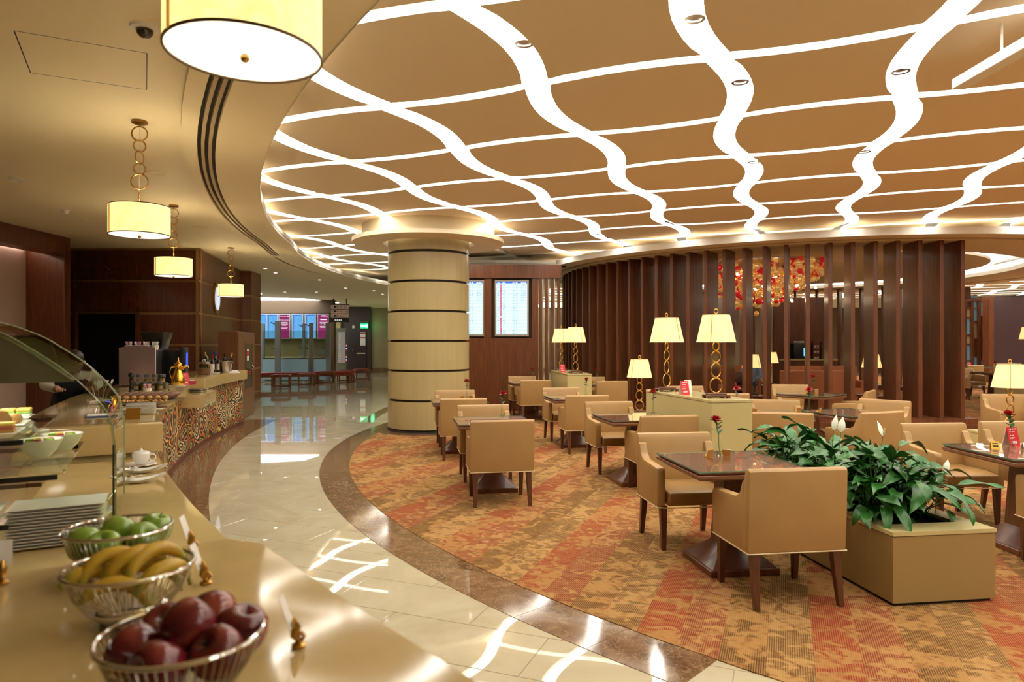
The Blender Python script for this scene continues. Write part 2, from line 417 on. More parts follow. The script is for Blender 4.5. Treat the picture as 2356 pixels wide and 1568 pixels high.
# ---------------------------------------------------------------- ceilings
ys = [-5+i*.5 for i in range(37)]+[13.5+i*.35 for i in range(26)]+[22.4]
def strip(R0, R1, z, y1=22.4, y0=-5., th=.05):
    b = MB(); Y = [y for y in ys if y0 <= y <= y1]
    f = lambda R, y: (coffer_x(y) if R == 0 else (-18. if R == 99 else min(polx(R, y), coffer_x(y)-(R-21.4))))
    for a, c in zip(Y, Y[1:]):
        x = [f(R0, a), f(R1, a), f(R0, c), f(R1, c)]
        b.add([(x[0], a, z), (x[1], a, z), (x[3], c, z), (x[2], c, z), (x[0], a, z+th), (x[1], a, z+th), (x[3], c, z+th), (x[2], c, z+th)],
              [(0, 1, 2, 3), (4, 5, 6, 7), (0, 3, 7, 4), (1, 2, 6, 5)])
    return b
ceil = strip(22.17, 99, ZO).add([(-18, 22.4, ZO), (-4.05, 22.4, ZO), (-1.2, 16.5, ZO), (1.35, 16.75, ZO), (1.35, 40, ZO), (-18, 40, ZO)], [(0, 1, 2, 3, 4, 5)]).build('ceiling', 'soffit', kind='structure')
strip(0, 21.87, ZS).build('soffit_ring', 'soffit', ceil)
strip(22.035, 22.17, ZS).build('soffit_ring', 'soffit', ceil)
for R in (21.905, 21.97): strip(R, R+.03, ZS+.004, 14.9).build('slot_rib', 'rib', ceil)
strip(21.86, 22.07, ZS, 22.4, 14.9).build('soffit_ring', 'soffit', ceil)
strip(21.84, 22.08, ZS+.06, 15.2).build('slot_backing', 'slot', ceil)
def lip(pts, z0, z1, name, m, par, th=.03):
    b = MB()
    for (x0, y0), (x1, y1) in zip(pts, pts[1:]):
        b.add([(x0, y0, z0), (x1, y1, z0), (x1, y1, z1), (x0, y0, z1)], [(0, 1, 2, 3)])
    return b.build(name, m, par, smooth=True)
edge = [(coffer_x(y), y) for y in ys]+[(-1.2, 16.5), (1.35, 16.75)]
lip(edge, ZS-.012, ZS+.11, 'coffer_lip', 'white', ceil)
# the far soffit's edge, a band that runs from the column to the lounge ring
MB().prism([(-4.05, 22.4), (-1.2, 16.5), (1.35, 16.75), (1.35, 17.3), (-.9, 17.1), (-3.7, 22.6)], ZS, ZO).build('soffit_ring', 'tan', ceil)
lip([(-18, 40), (1.35, 40)], ZO, 4, 'coffer_lip', 'white', ceil)
# foyer light cove
MB().prism([(-12.8, 29.0), (-10.7, 29.3), (-9.1, 29.9), (-8.4, 33.1), (-9.6, 32.0), (-10.75, 34.4), (-13, 33.6)], ZO-.02, ZO-.004).build('cove_light', emis('foyer_cove', (.92, .97, 1.), 8), ceil)
MB().prism([(-13.8, 25.2), (-9.9, 26.4), (-9.9, 27.0), (-13.8, 26.2)], ZO-.02, ZO-.004).build('cove_light', emis('foyer_cove_b', (.92, .97, 1.), 8), ceil)

# wavy grid of light strips with tan panels hung below
grid = MB().box(-5.5, 24, -4, EC[1]-6.3, ZG+.16, ZG+.2).box(-5.5, EC[0]-6.3, EC[1]-6.3, 37, ZG+.16, ZG+.2).box(EC[0]+6.3, 24, EC[1]-6.3, 37, ZG+.16, ZG+.2).box(EC[0]-6.3, EC[0]+6.3, EC[1]+6.3, 37, ZG+.16, ZG+.2).build('ceiling_grid', 'white', kind='structure')
AMP, WI, WJ, JW = .12, .108, .068, .5
def gpt(i, j): return (GO[0]+GI[0]*i+GJ[0]*j, GO[1]+GI[1]*i+GJ[1]*j)
def wave(i, j): return AMP/1.456*sin(pi*j)*(1 if i % 2 == 0 else -1)
def in_coffer(x, y, m):
    if x < coffer_x(min(y, 22.4))-m or y > 37: return False
    if y > 15.5 and x < 1.35-m: return y < 22.6 and (x-(-1.2))*(22.4-16.5)-(y-16.5)*(-4.05+1.2) < 1.2
    return math.hypot(x-EC[0], y-EC[1]) > 6.9-m
far = MB(); npan = 0
K = 8
for i in range(-6, 14):
    for j in range(-7, 22):
        cx, cy = gpt(i+.5, j+.5)
        if cy < -1.5 or cx > .8*max(cy, 3)+7 or not in_coffer(cx, cy, 1.25): continue
        hi, hj = WI/1.449, WJ/1.463
        P = []
        for k in range(K): s = k/K; q = hi+(1-2*hi)*s; P.append((i+q, j+hj+wave(j, i+q)*JW))
        for k in range(K): s = k/K; q = hj+(1-2*hj)*s; P.append((i+1-hi+wave(i+1, j+q), j+q))
        for k in range(K): s = k/K; q = 1-hi-(1-2*hi)*s; P.append((i+q, j+1-hj+wave(j+1, i+q)*JW))
        for k in range(K): s = k/K; q = 1-hj-(1-2*hj)*s; P.append((i+hi+wave(i, j+q), j+q))
        poly = [gpt(*p) for p in P]
        if cy < 24 and cx < .8*cy+1.5 and npan < 300:
            MB().prism(poly, ZG, ZG+.06, 1).build('ceiling_panel', ['tan', 'white'], grid); npan += 1
        else: far.prism(poly, ZG, ZG+.06, 1)
far.build('ceiling_panel', ['tan', 'white'], grid, kind='stuff')
def ribbon(fn, wdt, z):
    b = MB(); run = []
    def flush():
        if len(run) > 1:
            vs = [p for pr in run for p in pr]
            b.add(vs, [(2*k, 2*k+1, 2*k+3, 2*k+2) for k in range(len(run)-1)])
        run.clear()
    for pr in fn(wdt):
        cx, cy = (pr[0][0]+pr[1][0])/2, (pr[0][1]+pr[1][1])/2
        if cy < -3 or cx > .8*max(cy, 3)+8 or not in_coffer(cx, cy, .5): flush(); continue
        run.append([(pr[0][0], pr[0][1], z), (pr[1][0], pr[1][1], z)])
    flush()
    return b if b.v else None
for i in range(-6, 15):
    def fn(wd, i=i):
        for k in range(-7*6, 22*6):
            j = k/6; q = i+wave(i, j); h = wd/1.449; yield gpt(q-h, j), gpt(q+h, j)
    r = ribbon(fn, WI+.03, ZG+.10)
    if r: r.build('light_strip', 'strip', grid)
for j in range(-7, 22):
    def fn(wd, j=j):
        for k in range(-6*6, 15*6):
            i = k/6; q = j+wave(j, i)*JW; h = wd/1.463; yield gpt(i, q-h), gpt(i, q+h)
    r = ribbon(fn, WJ+.03, ZG+.105)
    if r: r.build('light_strip', 'strip', grid)
# recessed downlights seated in the strips
dlp = MB().lathe([(.055, 0), (.075, 0), (.075, -.008), (.05, -.008)], 20, close=True).lathe([(0, .004), (.055, .004)], 20).mesh('downlight', 'steel', smooth=True)
for (i, j) in ((2, .55), (3, .72), (2, -.35), (2, 2.45), (3, 2.45), (1, -.4), (2, 4.5)):
    x, y = gpt(i+wave(i, j), j); link('recessed_downlight', dlp, grid, (x, y, ZG+.085))
# ring soffit round the slatted lounge
ring = MB().sector(EC, 5.2, 6.78, 0, 2*pi, ZS, ZS+.1, 72).sector(EC, 6.98, 7.45, 0, 2*pi, ZS, ZS+.1, 72).build('ceiling_ring', 'tan', kind='structure')
MB().sector(EC, 6.76, 7.0, 0, 2*pi, ZS+.05, ZS+.06, 72).build('slot_backing', 'slot', ring)
for R in (6.835, 6.905): MB().sector(EC, R, R+.025, 0, 2*pi, ZS+.002, ZS+.05, 72).build('slot_rib', 'rib', ring)
MB().lathe([(7.45, ZS-.01), (7.47, ZS-.01), (7.47, ZS+.12), (7.45, ZS+.12)], 72, (*EC, 0), True).build('coffer_lip', 'white', ring, smooth=True)
MB().lathe([(5.2, ZS+.1), (5.9, ZS+.1), (5.9, ZS+.62), (0, ZS+.62)], 64, (*EC, 0), cap=False).build('lounge_dome', 'white', ring, smooth=True)
MB().lathe([(0, ZS+.10), (4.45, ZS+.10), (4.45, ZS+.16), (0, ZS+.16)], 64, (*EC, 0)).build('lounge_disc', 'tan', ring, smooth=True)
MB().lathe([(4.05, ZS+.19), (4.4, ZS+.19)], 64, (*EC, 0), cap=False).build('cove_light', emis('lounge_cove_b', (.95, .97, 1.), 9), ring)
MB().lathe([(5.4, ZS+.13), (5.7, ZS+.13)], 64, (*EC, 0), cap=False).build('cove_light', emis('lounge_cove', (.95, .97, 1.), 9), ring)

# ---------------------------------------------------------------- column
M['veneer'] = wood('column_veneer', (.43, .34, .155), (.50, .40, .19), .3, (8, 8, .35), .2)
colm = MB().lathe([(.70, 0), (.70, 3.6)], 64).lathe([(.76, 0), (.76, .035), (.70, .035)], 64).build('column', 'slot', loc=(-1.55, 12.72, .0062), smooth=True, kind='structure')
for k in range(6):
    z = .05+k*.531
    MB().lathe([(.72, z), (.75, z+.004), (.75, z+.492), (.72, z+.496)], 72).build('column_drum', 'veneer', colm, smooth=True)
MB().lathe([(.72, 3.24), (.75, 3.244), (.75, 3.70), (.72, 3.70)], 72).build('column_drum', 'veneer', colm, smooth=True)
MB().lathe([(.84, 3.42), (1.39, 3.42), (1.39, 3.50), (.84, 3.50)], 72, close=True).build('column_canopy', 'tan', colm)
MB().lathe([(1.392, 3.425), (1.40, 3.425), (1.40, 3.495), (1.392, 3.495)], 72, close=True).build('canopy_edge', 'soffit', colm)
MB().lathe([(1.2, 3.50), (1.22, 3.50), (1.22, 3.76), (1.2, 3.76)], 56, close=True).build('canopy_shadow_drum', 'soffit', colm, smooth=True)  # added drum: screens off the bright strips above, for the canopy's shadow band
MB().lathe([(.765, 3.55), (.83, 3.55)], 48, cap=False).build('cove_light', emis('column_cove', (1, .97, .9), 1.6), colm)
MB().sector((-1.55, 12.72), .755, 1.02, RAD(150), RAD(330), -.003, .0075, 24).build('floor_threshold', 'brown', kind='structure')

# ---------------------------------------------------------------- slatted round lounge
def fin_at(par, mesh, a): return link('slat', mesh, par, (EC[0]+ER*cos(a), EC[1]+ER*sin(a), 0), a)
finm = MB().box(-.36, .24, -.038, .038, .13, ZS-.001).mesh('slat', 'wood2', bevel=.004, seg=1)
scr = thing('slatted_screen', (0, 0, 0), label='curved screen of tall dark walnut slats in front of the round lounge', cat='screen')
for k in range(32): fin_at(scr, finm, RAD(272.2-k*3.36))
MB().sector(EC, 6.0, 6.86, RAD(160), RAD(275), .0065, .10, 40).build('plinth', 'wood2', scr)
MB().sector(EC, 6.04, 6.76, RAD(160), RAD(274), .10, .20, 40).build('plinth_step', 'wood2', scr)
sc2 = thing('slatted_screen', (0, 0, 0), label='far half of the round lounge, slats seen through the front screen', cat='screen')
for k in range(29): fin_at(sc2, finm, RAD(28+k*3.36))
MB().sector(EC, 6.02, 6.80, RAD(26), RAD(124), .0065, .14, 40).build('plinth', 'wood2', sc2)

# ---------------------------------------------------------------- wall of flight screens by the column
wl = thing('wall_display', (0, 16.0, .0062), kind='structure')
def panel(par, x0, x1, z0, z1, y0=0., y1=.06, m='wood', name='wall_panel', g=.003):
    return MB().box(x0+g, x1-g, y0, y1, z0+g, z1-g).build(name, m, par, bevel=.002, seg=1)
panel(wl, -2.0, .62, .06, 1.70); panel(wl, -2.0, 1.16, 3.10, 3.42, -.03, .2); panel(wl, -2.0, .62, 0, .06, -.02, .06)
for x0, x1 in ((-2.0, -1.52), (-.66, -.48), (.46, .62)): panel(wl, x0, x1, 1.70, 3.10)
MB().box(-2.0, .62, .12, .2, 0, 3.4).build('wall_core', mat('recess_brown', (.05, .02, .01), .5), wl)
for x in (.655, .79, .93, 1.08):
    MB().box(x-.012, x+.05, .0, .18, .02, 3.10).build('slat', 'wood', wl, bevel=.003, seg=1)
    if x < 1.0: MB().box(x+.055, x+.085, .06, .12, .02, 3.10).build('slat', 'steel', wl)
# ---------------------------------------------------------------- wood walls, left and back
wb = thing('wall_back', (0, 14.0, 0), kind='structure')
zz = [.02, .25, .90, 1.555, 2.20, 2.865, 3.52]
MB().box(-12, -8.95, .014, .12, 0, 3.54).box(-7.7, -6.42, .014, .12, 0, 3.54).box(-8.95, -7.7, .014, .12, 2.2, 3.54).build('wall_core', 'bronze', wb)
for z0, z1 in zip(zz, zz[1:]):
    segs = [(-12, -10.6), (-10.6, -8.95), (-8.95, -7.7), (-7.7, -6.4)]
    for x0, x1 in segs:
        if x0 == -8.95 and z1 <= 2.2: continue
        panel(wb, x0, x1, z0+.022, z1-.022, g=.0015)
MB().box(-8.95, -7.7, .055, .058, 0, 2.22).build('door_1', 'wooddk', kind='structure', loc=(0, 14.0, 0))
for x in (-8.98, -7.70): MB().box(x, x+.06, -.05, .05, 0, 2.22).build('door_frame', 'wood', wb)
def wall_seg(name, p, q, zs, par, m='wood', th=.08, gap=.022):
    L = math.hypot(q[0]-p[0], q[1]-p[1]); a = atan2(q[1]-p[1], q[0]-p[0])
    mt = Matrix.Translation((p[0], p[1], 0)) @ Matrix.Rotation(a, 4, 'Z')
    MB().box(0, L, .012, th, zs[0], zs[-1]).xf(mt).build('wall_core', 'bronze', par)
    for z0, z1 in zip(zs, zs[1:]):
        MB().box(.002, L-.002, 0, th*.8, z0+gap, z1-gap).xf(mt).build(name, m, par, bevel=.002, seg=1)
ws = thing('wall_side', (0, 0, 0), kind='structure')
z6 = [.02, .25, .90, 1.555, 2.20, 2.865, 3.53]
wall_seg('wall_panel', (-6.4, 14.0), (-7.25, 18.3), z6, ws)
wall_seg('wall_panel', (-7.25, 18.3), (-7.03, 18.4), z6, ws)
wall_seg('wall_panel', (-7.03, 18.4), (-7.1, 19.3), z6, ws)
wall_seg('wall_panel', (-7.1, 19.3), (-9.5, 19.4), z6, ws)
wf = thing('wall_left', (0, 0, 0), kind='structure')
M['pink'] = mat('pinkish_plaster', (.60, .44, .36), .7)
MB().box(-9.0, -8.9, 6.0, 12.5, 0, 3.5).build('plaster', 'pink', wf)
MB().box(-8.9, -8.2, 12.5, 12.68, 0, 3.54).build('pilaster', 'wood', wf, bevel=.004, seg=1)
MB().box(-8.55, -8.2, 6.0, 12.5, 3.22, 3.54).build('beam', 'wood', wf, bevel=.004, seg=1)
MB().box(-8.9, -8.55, 6.0, 12.5, 3.40, 3.54).build('bulkhead', 'soffit', wf)
for k in range(5): MB().box(-8.83+.05*k, -8.80+.05*k, 6.0, 12.3, 3.392, 3.40).build('grille_slot', 'slot', wf)
MB().box(-8.88, -8.86, 6.2, 12.4, 3.33, 3.36).build('cove_light', emis('wall_wash', (1., .78, .66), 16), wf)
# foyer walls
wy = thing('wall_foyer', (0, 0, 0), kind='structure')
M['olive'] = mat('olive_plaster', (.30, .235, .115), .6, var=.06, vscale=1)
M['darkpanel'] = mat('dark_panel', (.050, .028, .024), .4)
M['brownpl'] = mat('brown_plaster', (.10, .055, .022), .6)
MB().box(-18, 2, 37.0, 37.2, 0, 3.56).build('plaster', 'olive', wy)
MB().box(-9.2, -7.62, 36.85, 37.0, 0, 3.53).build('door_surround', 'darkpanel', wy)
MB().box(-9.62, -9.2, 36.6, 37.0, 0, 3.53).build('pilaster', mat('pale_yellow', (.52, .42, .20), .5), wy)
MB().box(-18, -8.12, 31.2, 31.4, 2.95, 3.53).build('fascia', 'brownpl', wy)
MB().box(-8.28, -8.12, 31.1, 31.4, 0, 3.53).build('pilaster', 'brownpl', wy)
MB().box(-18, -8.12, 31.3, 31.5, 0, 2.95).build('plaster', mat('olive_dark', (.15, .11, .04), .5), wy)
MB().box(-7.7, 2, 36.96, 37.02, 0, .25).build('baseboard', 'brown', wy)
MB().box(-18.2, -18, -5, 40, 0, 3.56).build('wall_outer', 'olive', kind='structure')
# far right and rear shells
wr = thing('wall_right', (0, 0, 0), kind='structure')
MB().box(19.7, 27, 28.0, 28.2, 0, 3.5).build('wall_panel', mat('aubergine_wood', (.055, .026, .028), .35), wr)
MB().box(19.5, 19.7, 27.9, 28.3, 0, 3.5).build('pilaster', 'wood', wr)
MB().box(2, 26, 37, 37.2, 0, 3.7).build('wall_panel', 'brownpl', wr)
MB().box(25.8, 26, -5, 37, 0, 3.7).build('wall_panel', 'wood', wr)
MB().box(-18, 26, 36.9, 37.0, 3.5, 4.0).build('wall_header', 'soffit', kind='structure')
# ---------------------------------------------------------------- dining furniture
def make_chair():
    t = thing('armchair')
    # shell: two arm panels, back, front rail; all sit on a low frame
    MB().slabx([(-.27, .34), (.20, .34), (.225, .365), (.235, .445), (.10, .462), (-.26, .462)], -.235, .235).build('seat', 'leather2', t, bevel=.028, seg=3)
    MB().slabx([(-.30, .332), (-.235, .332), (-.215, .45), (-.225, .60), (-.255, .80), (-.268, .836), (-.30, .842), (-.322, .825), (-.315, .60)], -.318, .318).build('backrest', 'leather', t, bevel=.016, seg=2)
    for s in (-1, 1):
        MB().slabx([(-.25, .332), (.19, .332), (.20, .60), (.185, .632), (.12, .636), (-.14, .650), (-.195, .685), (-.225, .76), (-.26, .775)], s*.285-.034, s*.285+.034).build('arm', 'leather', t, bevel=.015, seg=2)
    c = [(-.318, -.305), (.318, -.305), (.318, .195), (.235, .225), (-.235, .225), (-.318, .195)]
    MB().tube([(x, y, .332) for x, y in c], .0045, 6, True).build('piping', 'pipe', t, smooth=True)
    for sx in (-1, 1):
        b = MB(); x, y = sx*.262, .165
        b.frus((x-.017, x+.017, y-.002, y+.030, 0), (x-.027, x+.027, y-.027, y+.027, .34)).build('leg', 'woodleg', t, bevel=.003, seg=1)
        b = MB(); x, y = sx*.262, -.262
        b.frus((x-.017+sx*.008, x+.017+sx*.008, y-.070, y-.036, 0), (x-.027, x+.027, y-.03, y+.024, .34)).build('leg', 'woodleg', t, bevel=.003, seg=1)
    return t
chair_mk = Maker(make_chair)
def chair(x, y, rz, label, z=0): return chair_mk((x, y, .006+z), RAD(rz), label, 'chair', 'beige leather armchairs in the dining area')
def make_table():
    t = thing('dining_table')
    MB().frus((-.39, .39, -.39, .39, .690), (-.40, .40, -.40, .40, .705)).box(-.40, .40, -.40, .40, .705, .722).frus((-.385, .385, -.385, .385, .722), (-.395, .395, -.395, .395, .742)).build('tabletop', 'woodtab', t, bevel=.002, seg=1)
    MB().box(-.395, .395, -.395, .395, .7425, .7505).mi(1).box(-.3975, -.3945, -.3975, .3975, .7425, .7505).box(.3945, .3975, -.3975, .3975, .7425, .7505).box(-.3945, .3945, -.3975, -.3945, .7425, .7505).box(-.3945, .3945, .3945, .3975, .7425, .7505).build('glass_top', ['tabglass', 'glassedge'], t)
    MB().frus((-.10, .10, -.10, .10, .16), (-.075, .075, -.075, .075, .66)).frus((-.075, .075, -.075, .075, .66), (-.2, .2, -.2, .2, .69)).build('pedestal', 'woodleg', t, bevel=.003, seg=1)
    MB().frus((-.235, .235, -.235, .235, .045), (-.10, .10, -.10, .10, .17)).build('pedestal_flare', 'woodleg', t, bevel=.003, seg=1)
    MB().box(-.25, .25, -.25, .25, 0, .045).build('base_plate', 'wood', t, bevel=.004, seg=1)
    return t
table_mk = Maker(make_table)
def table(x, y, rz, label): return table_mk((x, y, .006), RAD(rz), label, 'table', 'square walnut dining tables with glass tops')
def rose_mesh():
    b = MB()
    for k, (r, h, n) in enumerate(((.009, .034, 3), (.015, .034, 4), (.021, .031, 5), (.026, .025, 5))):
        for i in range(n):
            a0 = 2*pi*i/n+k*.7; vs = []; fs = []
            for v in range(4):
                for u in range(4):
                    a = a0+(u-1.5)/1.5*(pi/n*1.2); s = v/3
                    rr = r*(.35+.75*s**.6)+(.004*k*s*s); z = -.008+h*s-(.004 if u in (0, 3) and v == 3 else 0)-.003*k*s*s*k*.6
                    vs.append((rr*cos(a), rr*sin(a), z))
            for v in range(3):
                for u in range(3): fs.append((v*4+u, v*4+u+1, v*4+u+5, v*4+u+4))
            b.add(vs, fs)
    b.ell((0, 0, .004), (.012, .012, .018), 8, 5)
    return b.mesh('flower', 'rose', smooth=True, sharp=80)
def small_leaf():
    b = MB(); vs = []; fs = []
    prof = [0, .55, .9, 1, .8, .45, 0]
    for i, w in enumerate(prof):
        x = i/6*.055; z = .010*sin(i/6*2.4)
        for s in (-1, 0, 1): vs.append((x, s*w*.017, z+.004*abs(s)))
    for i in range(6):
        for k in range(2): fs.append((i*3+k, i*3+k+1, i*3+k+4, i*3+k+3))
    return b.add(vs, fs).mesh('leaf', 'leafrose', smooth=True, sharp=80)
ROSE, RLEAF = rose_mesh(), small_leaf()
def make_vase(v):
    def f():
        t = thing('rose_vase'); R = random.Random(v*5+1)
        MB().lathe([(.001, .004), (.028, .004), (.030, .012), (.024, .05), (.011, .12), (.0095, .145), (.012, .152)], 20).build('vase', 'glass', t, smooth=True)
        MB().lathe([(.030, 0), (.032, .004), (.031, .014), (.026, .012), (.0, .008)], 20).build('vase_foot', 'glass', t, smooth=True)
        MB().lathe([(.0, .01), (.024, .012), (.022, .05), (.0, .05)], 14).build('water', clear('water_%d' % v, (.9, .95, .9), 1.33), t, smooth=True)
        lx, ly = R.uniform(-.03, .03), R.uniform(-.02, .02)
        pts = [(0.012, 0, .015), (-.004, 0, .08), (lx*.15, ly*.15, .16), (lx*.7, ly*.7, .21), (lx, ly, .268)]
        stm = MB().tube(pts, .0022, 6).build('stem', 'green', t, smooth=True)
        link('flower', ROSE, t, (lx, ly, .275), (R.uniform(-.3, .3), R.uniform(-.3, .3), R.uniform(0, 6)), 1.2)
        for k in range(5):
            a = R.uniform(0, 2*pi) if k > 1 else k*pi+R.uniform(-.5, .5); h = .16+.018*k; s = R.uniform(.75, 1.15)
            link('leaf', RLEAF, stm, (lx*.5*(h-.1)/.1, ly*.5*(h-.1)/.1, h), (R.uniform(-.3, .3), -.5+R.uniform(-.3, .3), a), s)
        return t
    return f
vase_mk = [Maker(make_vase(v)) for v in range(3)]
def vase(x, y, label, v=0, rz=0.): return vase_mk[v % 3]((x, y, .757), rz, label, 'vase', 'single red roses in glass vases')
M['amber'] = mat('amber_acrylic', (.50, .24, .04), .12, coat=.4)
def make_holder():
    t = thing('card_holder')
    MB().slabx([(-.02, 0), (.02, 0), (.02, .006), (-.004, .006), (-.02, .058), (-.026, .056), (-.012, .006), (-.02, .006)], -.028, .028).build('amber_back', 'amber', t)
    MB().slabx([(.0, .006), (.02, .006), (.016, .02), (.006, .02)], -.024, .024).build('packet', mat('sugar_packets', (.7, .5, .14), .6), t)
    return t
holder_mk = Maker(make_holder)
def holder(x, y, rz, label): return holder_mk((x, y, .757), RAD(rz), label, 'card holder', 'amber holders beside the roses')
def make_tent():
    t = thing('tent_card')
    MB().slabx([(-.040, 0), (-.036, 0), (.002, .155), (-.002, .155)], -.05, .05).build('front_leaf', 'redcard', t)
    MB().slabx([(.036, 0), (.040, 0), (.002, .155), (-.002, .155)], -.05, .05).build('back_leaf', 'paper', t)
    b = MB()
    for k, (z, x0, x1, h) in enumerate(((.136, -.03, .01, .006), (.136, .024, .036, .008), (.115, -.036, .02, .004), (.088, -.03, .004, .003), (.07, -.036, .01, .003), (.062, -.036, -.01, .003), (.040, -.02, .02, .004), (.032, -.034, .026, .003), (.026, -.034, .02, .003))):
        yy = -.040+.038*z/.155-.0016
        b.slabx([(yy, z), (yy+.001, z), (yy+.001+.0015, z+h), (yy+.0015, z+h)], x0, x1)
    b.build('printed_lines', 'paper', t)
    return t
tent_mk = Maker(make_tent)
def tent(x, y, z, rz, label): return tent_mk((x, y, z), RAD(rz), label, 'sign', 'red and white tent cards')

def dining(x, y, rz, who, near=True, far=True, v=0, cards=True, ro=(0, 0), dn=.50, df=.56, nrz=0, frz=0, nx=0, fx=0):
    a = RAD(rz); P = lambda u, w: (x+u*cos(a)-w*sin(a), y+u*sin(a)+w*cos(a))
    table(x, y, rz, 'square walnut table with glass top '+who)
    if near: p = P(nx, -dn); chair(*p, rz+nrz, 'beige armchair on the near side of the table '+who)
    if far: p = P(fx, df); chair(*p, rz+180+frz, 'beige armchair on the far side of the table '+who)
    p = P(*ro); vase(*p, 'red rose in a small glass vase on the table '+who, v, a)
    if cards:
        for s in (-1, 1):
            q = P(ro[0]+s*.07, ro[1]+.03); holder(*q, rz-s*25, ('left' if s < 0 else 'right')+' amber holder by the rose on the table '+who)
dining(1.56, 4.90, 8, 'beside the green planter', ro=(-.02, .12), v=0, dn=.50, df=.58, nx=.05, fx=-.08)
dining(-.22, 7.48, 9, 'standing alone out on the carpet', ro=(.12, .08), v=1, cards=False, dn=.52, df=.55)
dining(-.78, 10.05, 9, 'close by the big round column', ro=(.12, .05), v=2)
dining(.36, 14.6, 9, 'by the flight screens', ro=(.1, 0), v=0, cards=False)
dining(.96, 10.62, 9, 'midway from column to console', ro=(.18, -.05), v=1, cards=False, df=.58)
dining(1.41, 7.82, 10, 'along the nearer cream console', ro=(.22, 0), v=2, cards=False, nx=.1, dn=.45, df=.68)
dining(1.86, 14.25, 8, 'right of the farther console', ro=(-.12, -.05), v=1)
# group to the right of the console
table(3.12, 8.18, -12, 'walnut table behind the planter, half hidden by two chair backs')
chair(2.98, 7.68, -10, 'beige armchair with its back to the planter, left one of two')
chair(3.42, 8.78, 168, 'beige armchair with a low curved back between console and slatted screen')
table(4.12, 8.32, 20, 'walnut table to the right of the planter\'s white lilies')
chair(3.95, 7.76, 22, 'beige armchair with its back to the planter, right one of two')
chair(4.72, 8.85, 132, 'beige armchair turned sideways next to the plinth of the slatted screen')
vase(3.58, 8.22, 'red rose in a vase behind the white lilies', 1, .8)
for k, (x, y) in enumerate(((2.92, 8.22), (3.48, 8.3), (3.72, 8.28))): holder(x, y, -20+30*k, ['leftmost', 'middle', 'rightmost'][k]+' amber holder on the table behind the white lilies')
table(4.95, 11.3, 38, 'walnut table turned cornerwise in front of the slatted screen')
chair(5.42, 10.95, 52, 'beige armchair seen from behind before the slatted screen')
chair(5.0, 12.1, 172, 'beige armchair facing out, right against the slatted screen')
vase(5.05, 11.45, 'red rose in a vase in front of the slatted screen', 2, 0)
for s in (-1, 1): holder(5.05+s*.08, 11.5, -s*20, ('left' if s < 0 else 'right')+' amber holder in front of the slatted screen')
vase(2.78, 8.45, 'red rose in a vase rising behind the near end of the console', 2, 2.2)
chair(3.2, 10.45, 4, 'beige armchair with only its top edge showing behind the console lamps')
chair(3.05, 11.65, 184, 'beige armchair back showing behind the console\'s far lamp')
table(3.13, 11.02, 6, 'walnut table hidden behind the nearer console')
# right edge of the picture
table(4.02, 5.34, 2, 'walnut table reflecting the ceiling lights at the right edge')
table(4.84, 5.36, 2, 'walnut table joined on beyond the right edge')
chair(3.98, 6.14, 184, 'beige armchair facing us behind the planter\'s lilies')
chair(4.82, 6.28, 182, 'beige armchair facing us behind the red menu at the right edge')
chair(4.00, 4.80, -4, 'beige armchair whose seat corner pokes in at the right edge')
vase(3.97, 5.42, 'red rose in a vase on the right-hand table before the red menu', 0, .3)
tent(4.08, 5.58, .757, 12, 'red printed menu card on the table at the right edge')
M['mango'] = mat('yellow_card', (.85, .52, .04), .5)
for x, y, rz, m, l in ((3.86, 5.46, -12, 'mango', 'small yellow tent card left of the rose at the right edge'), (4.06, 5.40, 14, 'paper', 'small cream tent card right of the rose at the right edge')):
    t = thing('price_card', (x, y, .757), RAD(rz), l, 'sign', 'small cards at the right edge')
    MB().slabx([(-.02, 0), (-.018, 0), (.001, .055), (-.001, .055)], -.03, .03).build('front_leaf', m, t)
    MB().slabx([(.018, 0), (.02, 0), (.001, .055), (-.001, .055)], -.03, .03).build('back_leaf', m, t)
    MB().slabx([(-.0166, .012), (-.0156, .012), (-.0095, .028), (-.0105, .028)], -.02, .02).slabx([(-.0080, .038), (-.0070, .038), (-.0050, .043), (-.0060, .043)], -.02, .02).build('printed_lines', 'blackm', t)
chair(7.2, 9.75, 172, 'beige armchair beside the tall ring lamp at the right edge')
table(7.75, 9.2, 5, 'walnut table behind the tall ring lamp at the right edge')
# far dining area
for k, (x, y, rz, l) in enumerate(((12.75, 19.4, -118, 'beige armchair sideways to us in the far dining area, nearest the carpet edge'), (13.6, 20.2, 190, 'beige armchair facing us across the far table'),
        (14.2, 18.9, 15, 'beige armchair on the near side of the far table'), (15.5, 23.2, 12, 'beige armchair half hidden by the end of the slatted screen'), (16.5, 24.9, 185, 'beige armchair with its pale back in the rear row'),
        (16.9, 23.1, 8, 'beige armchair seen from behind in the rear row'), (17.9, 24.6, 190, 'beige armchair farthest back, before the dark wall'), (14.9, 20.3, 185, 'beige armchair facing us, right-hand one across the far table'))): chair(x, y, rz, l)
table(13.75, 19.5, 8, 'walnut table with a rose in the far dining area')
table(16.3, 24.0, 5, 'walnut table in the rear row of the far dining area')
vase(13.85, 19.55, 'red rose in a vase on the far dining table', 0, 1.)
vase(16.6, 24.0, 'red rose in a vase in the rear row of the far dining area', 1, 1.)
for s in (-1, 1): holder(13.78+s*.09+.05, 19.6, 0, ('left' if s < 0 else 'right')+' amber holder on the far dining table')
tent(16.05, 23.95, .757, -8, 'red tent card on the far dining table in the rear row'); tent(16.9, 26.25, .757, 20, 'red tent card farthest back, against the shelf screen')
table(16.9, 26.3, 0, 'walnut table standing right before the shelf screen')

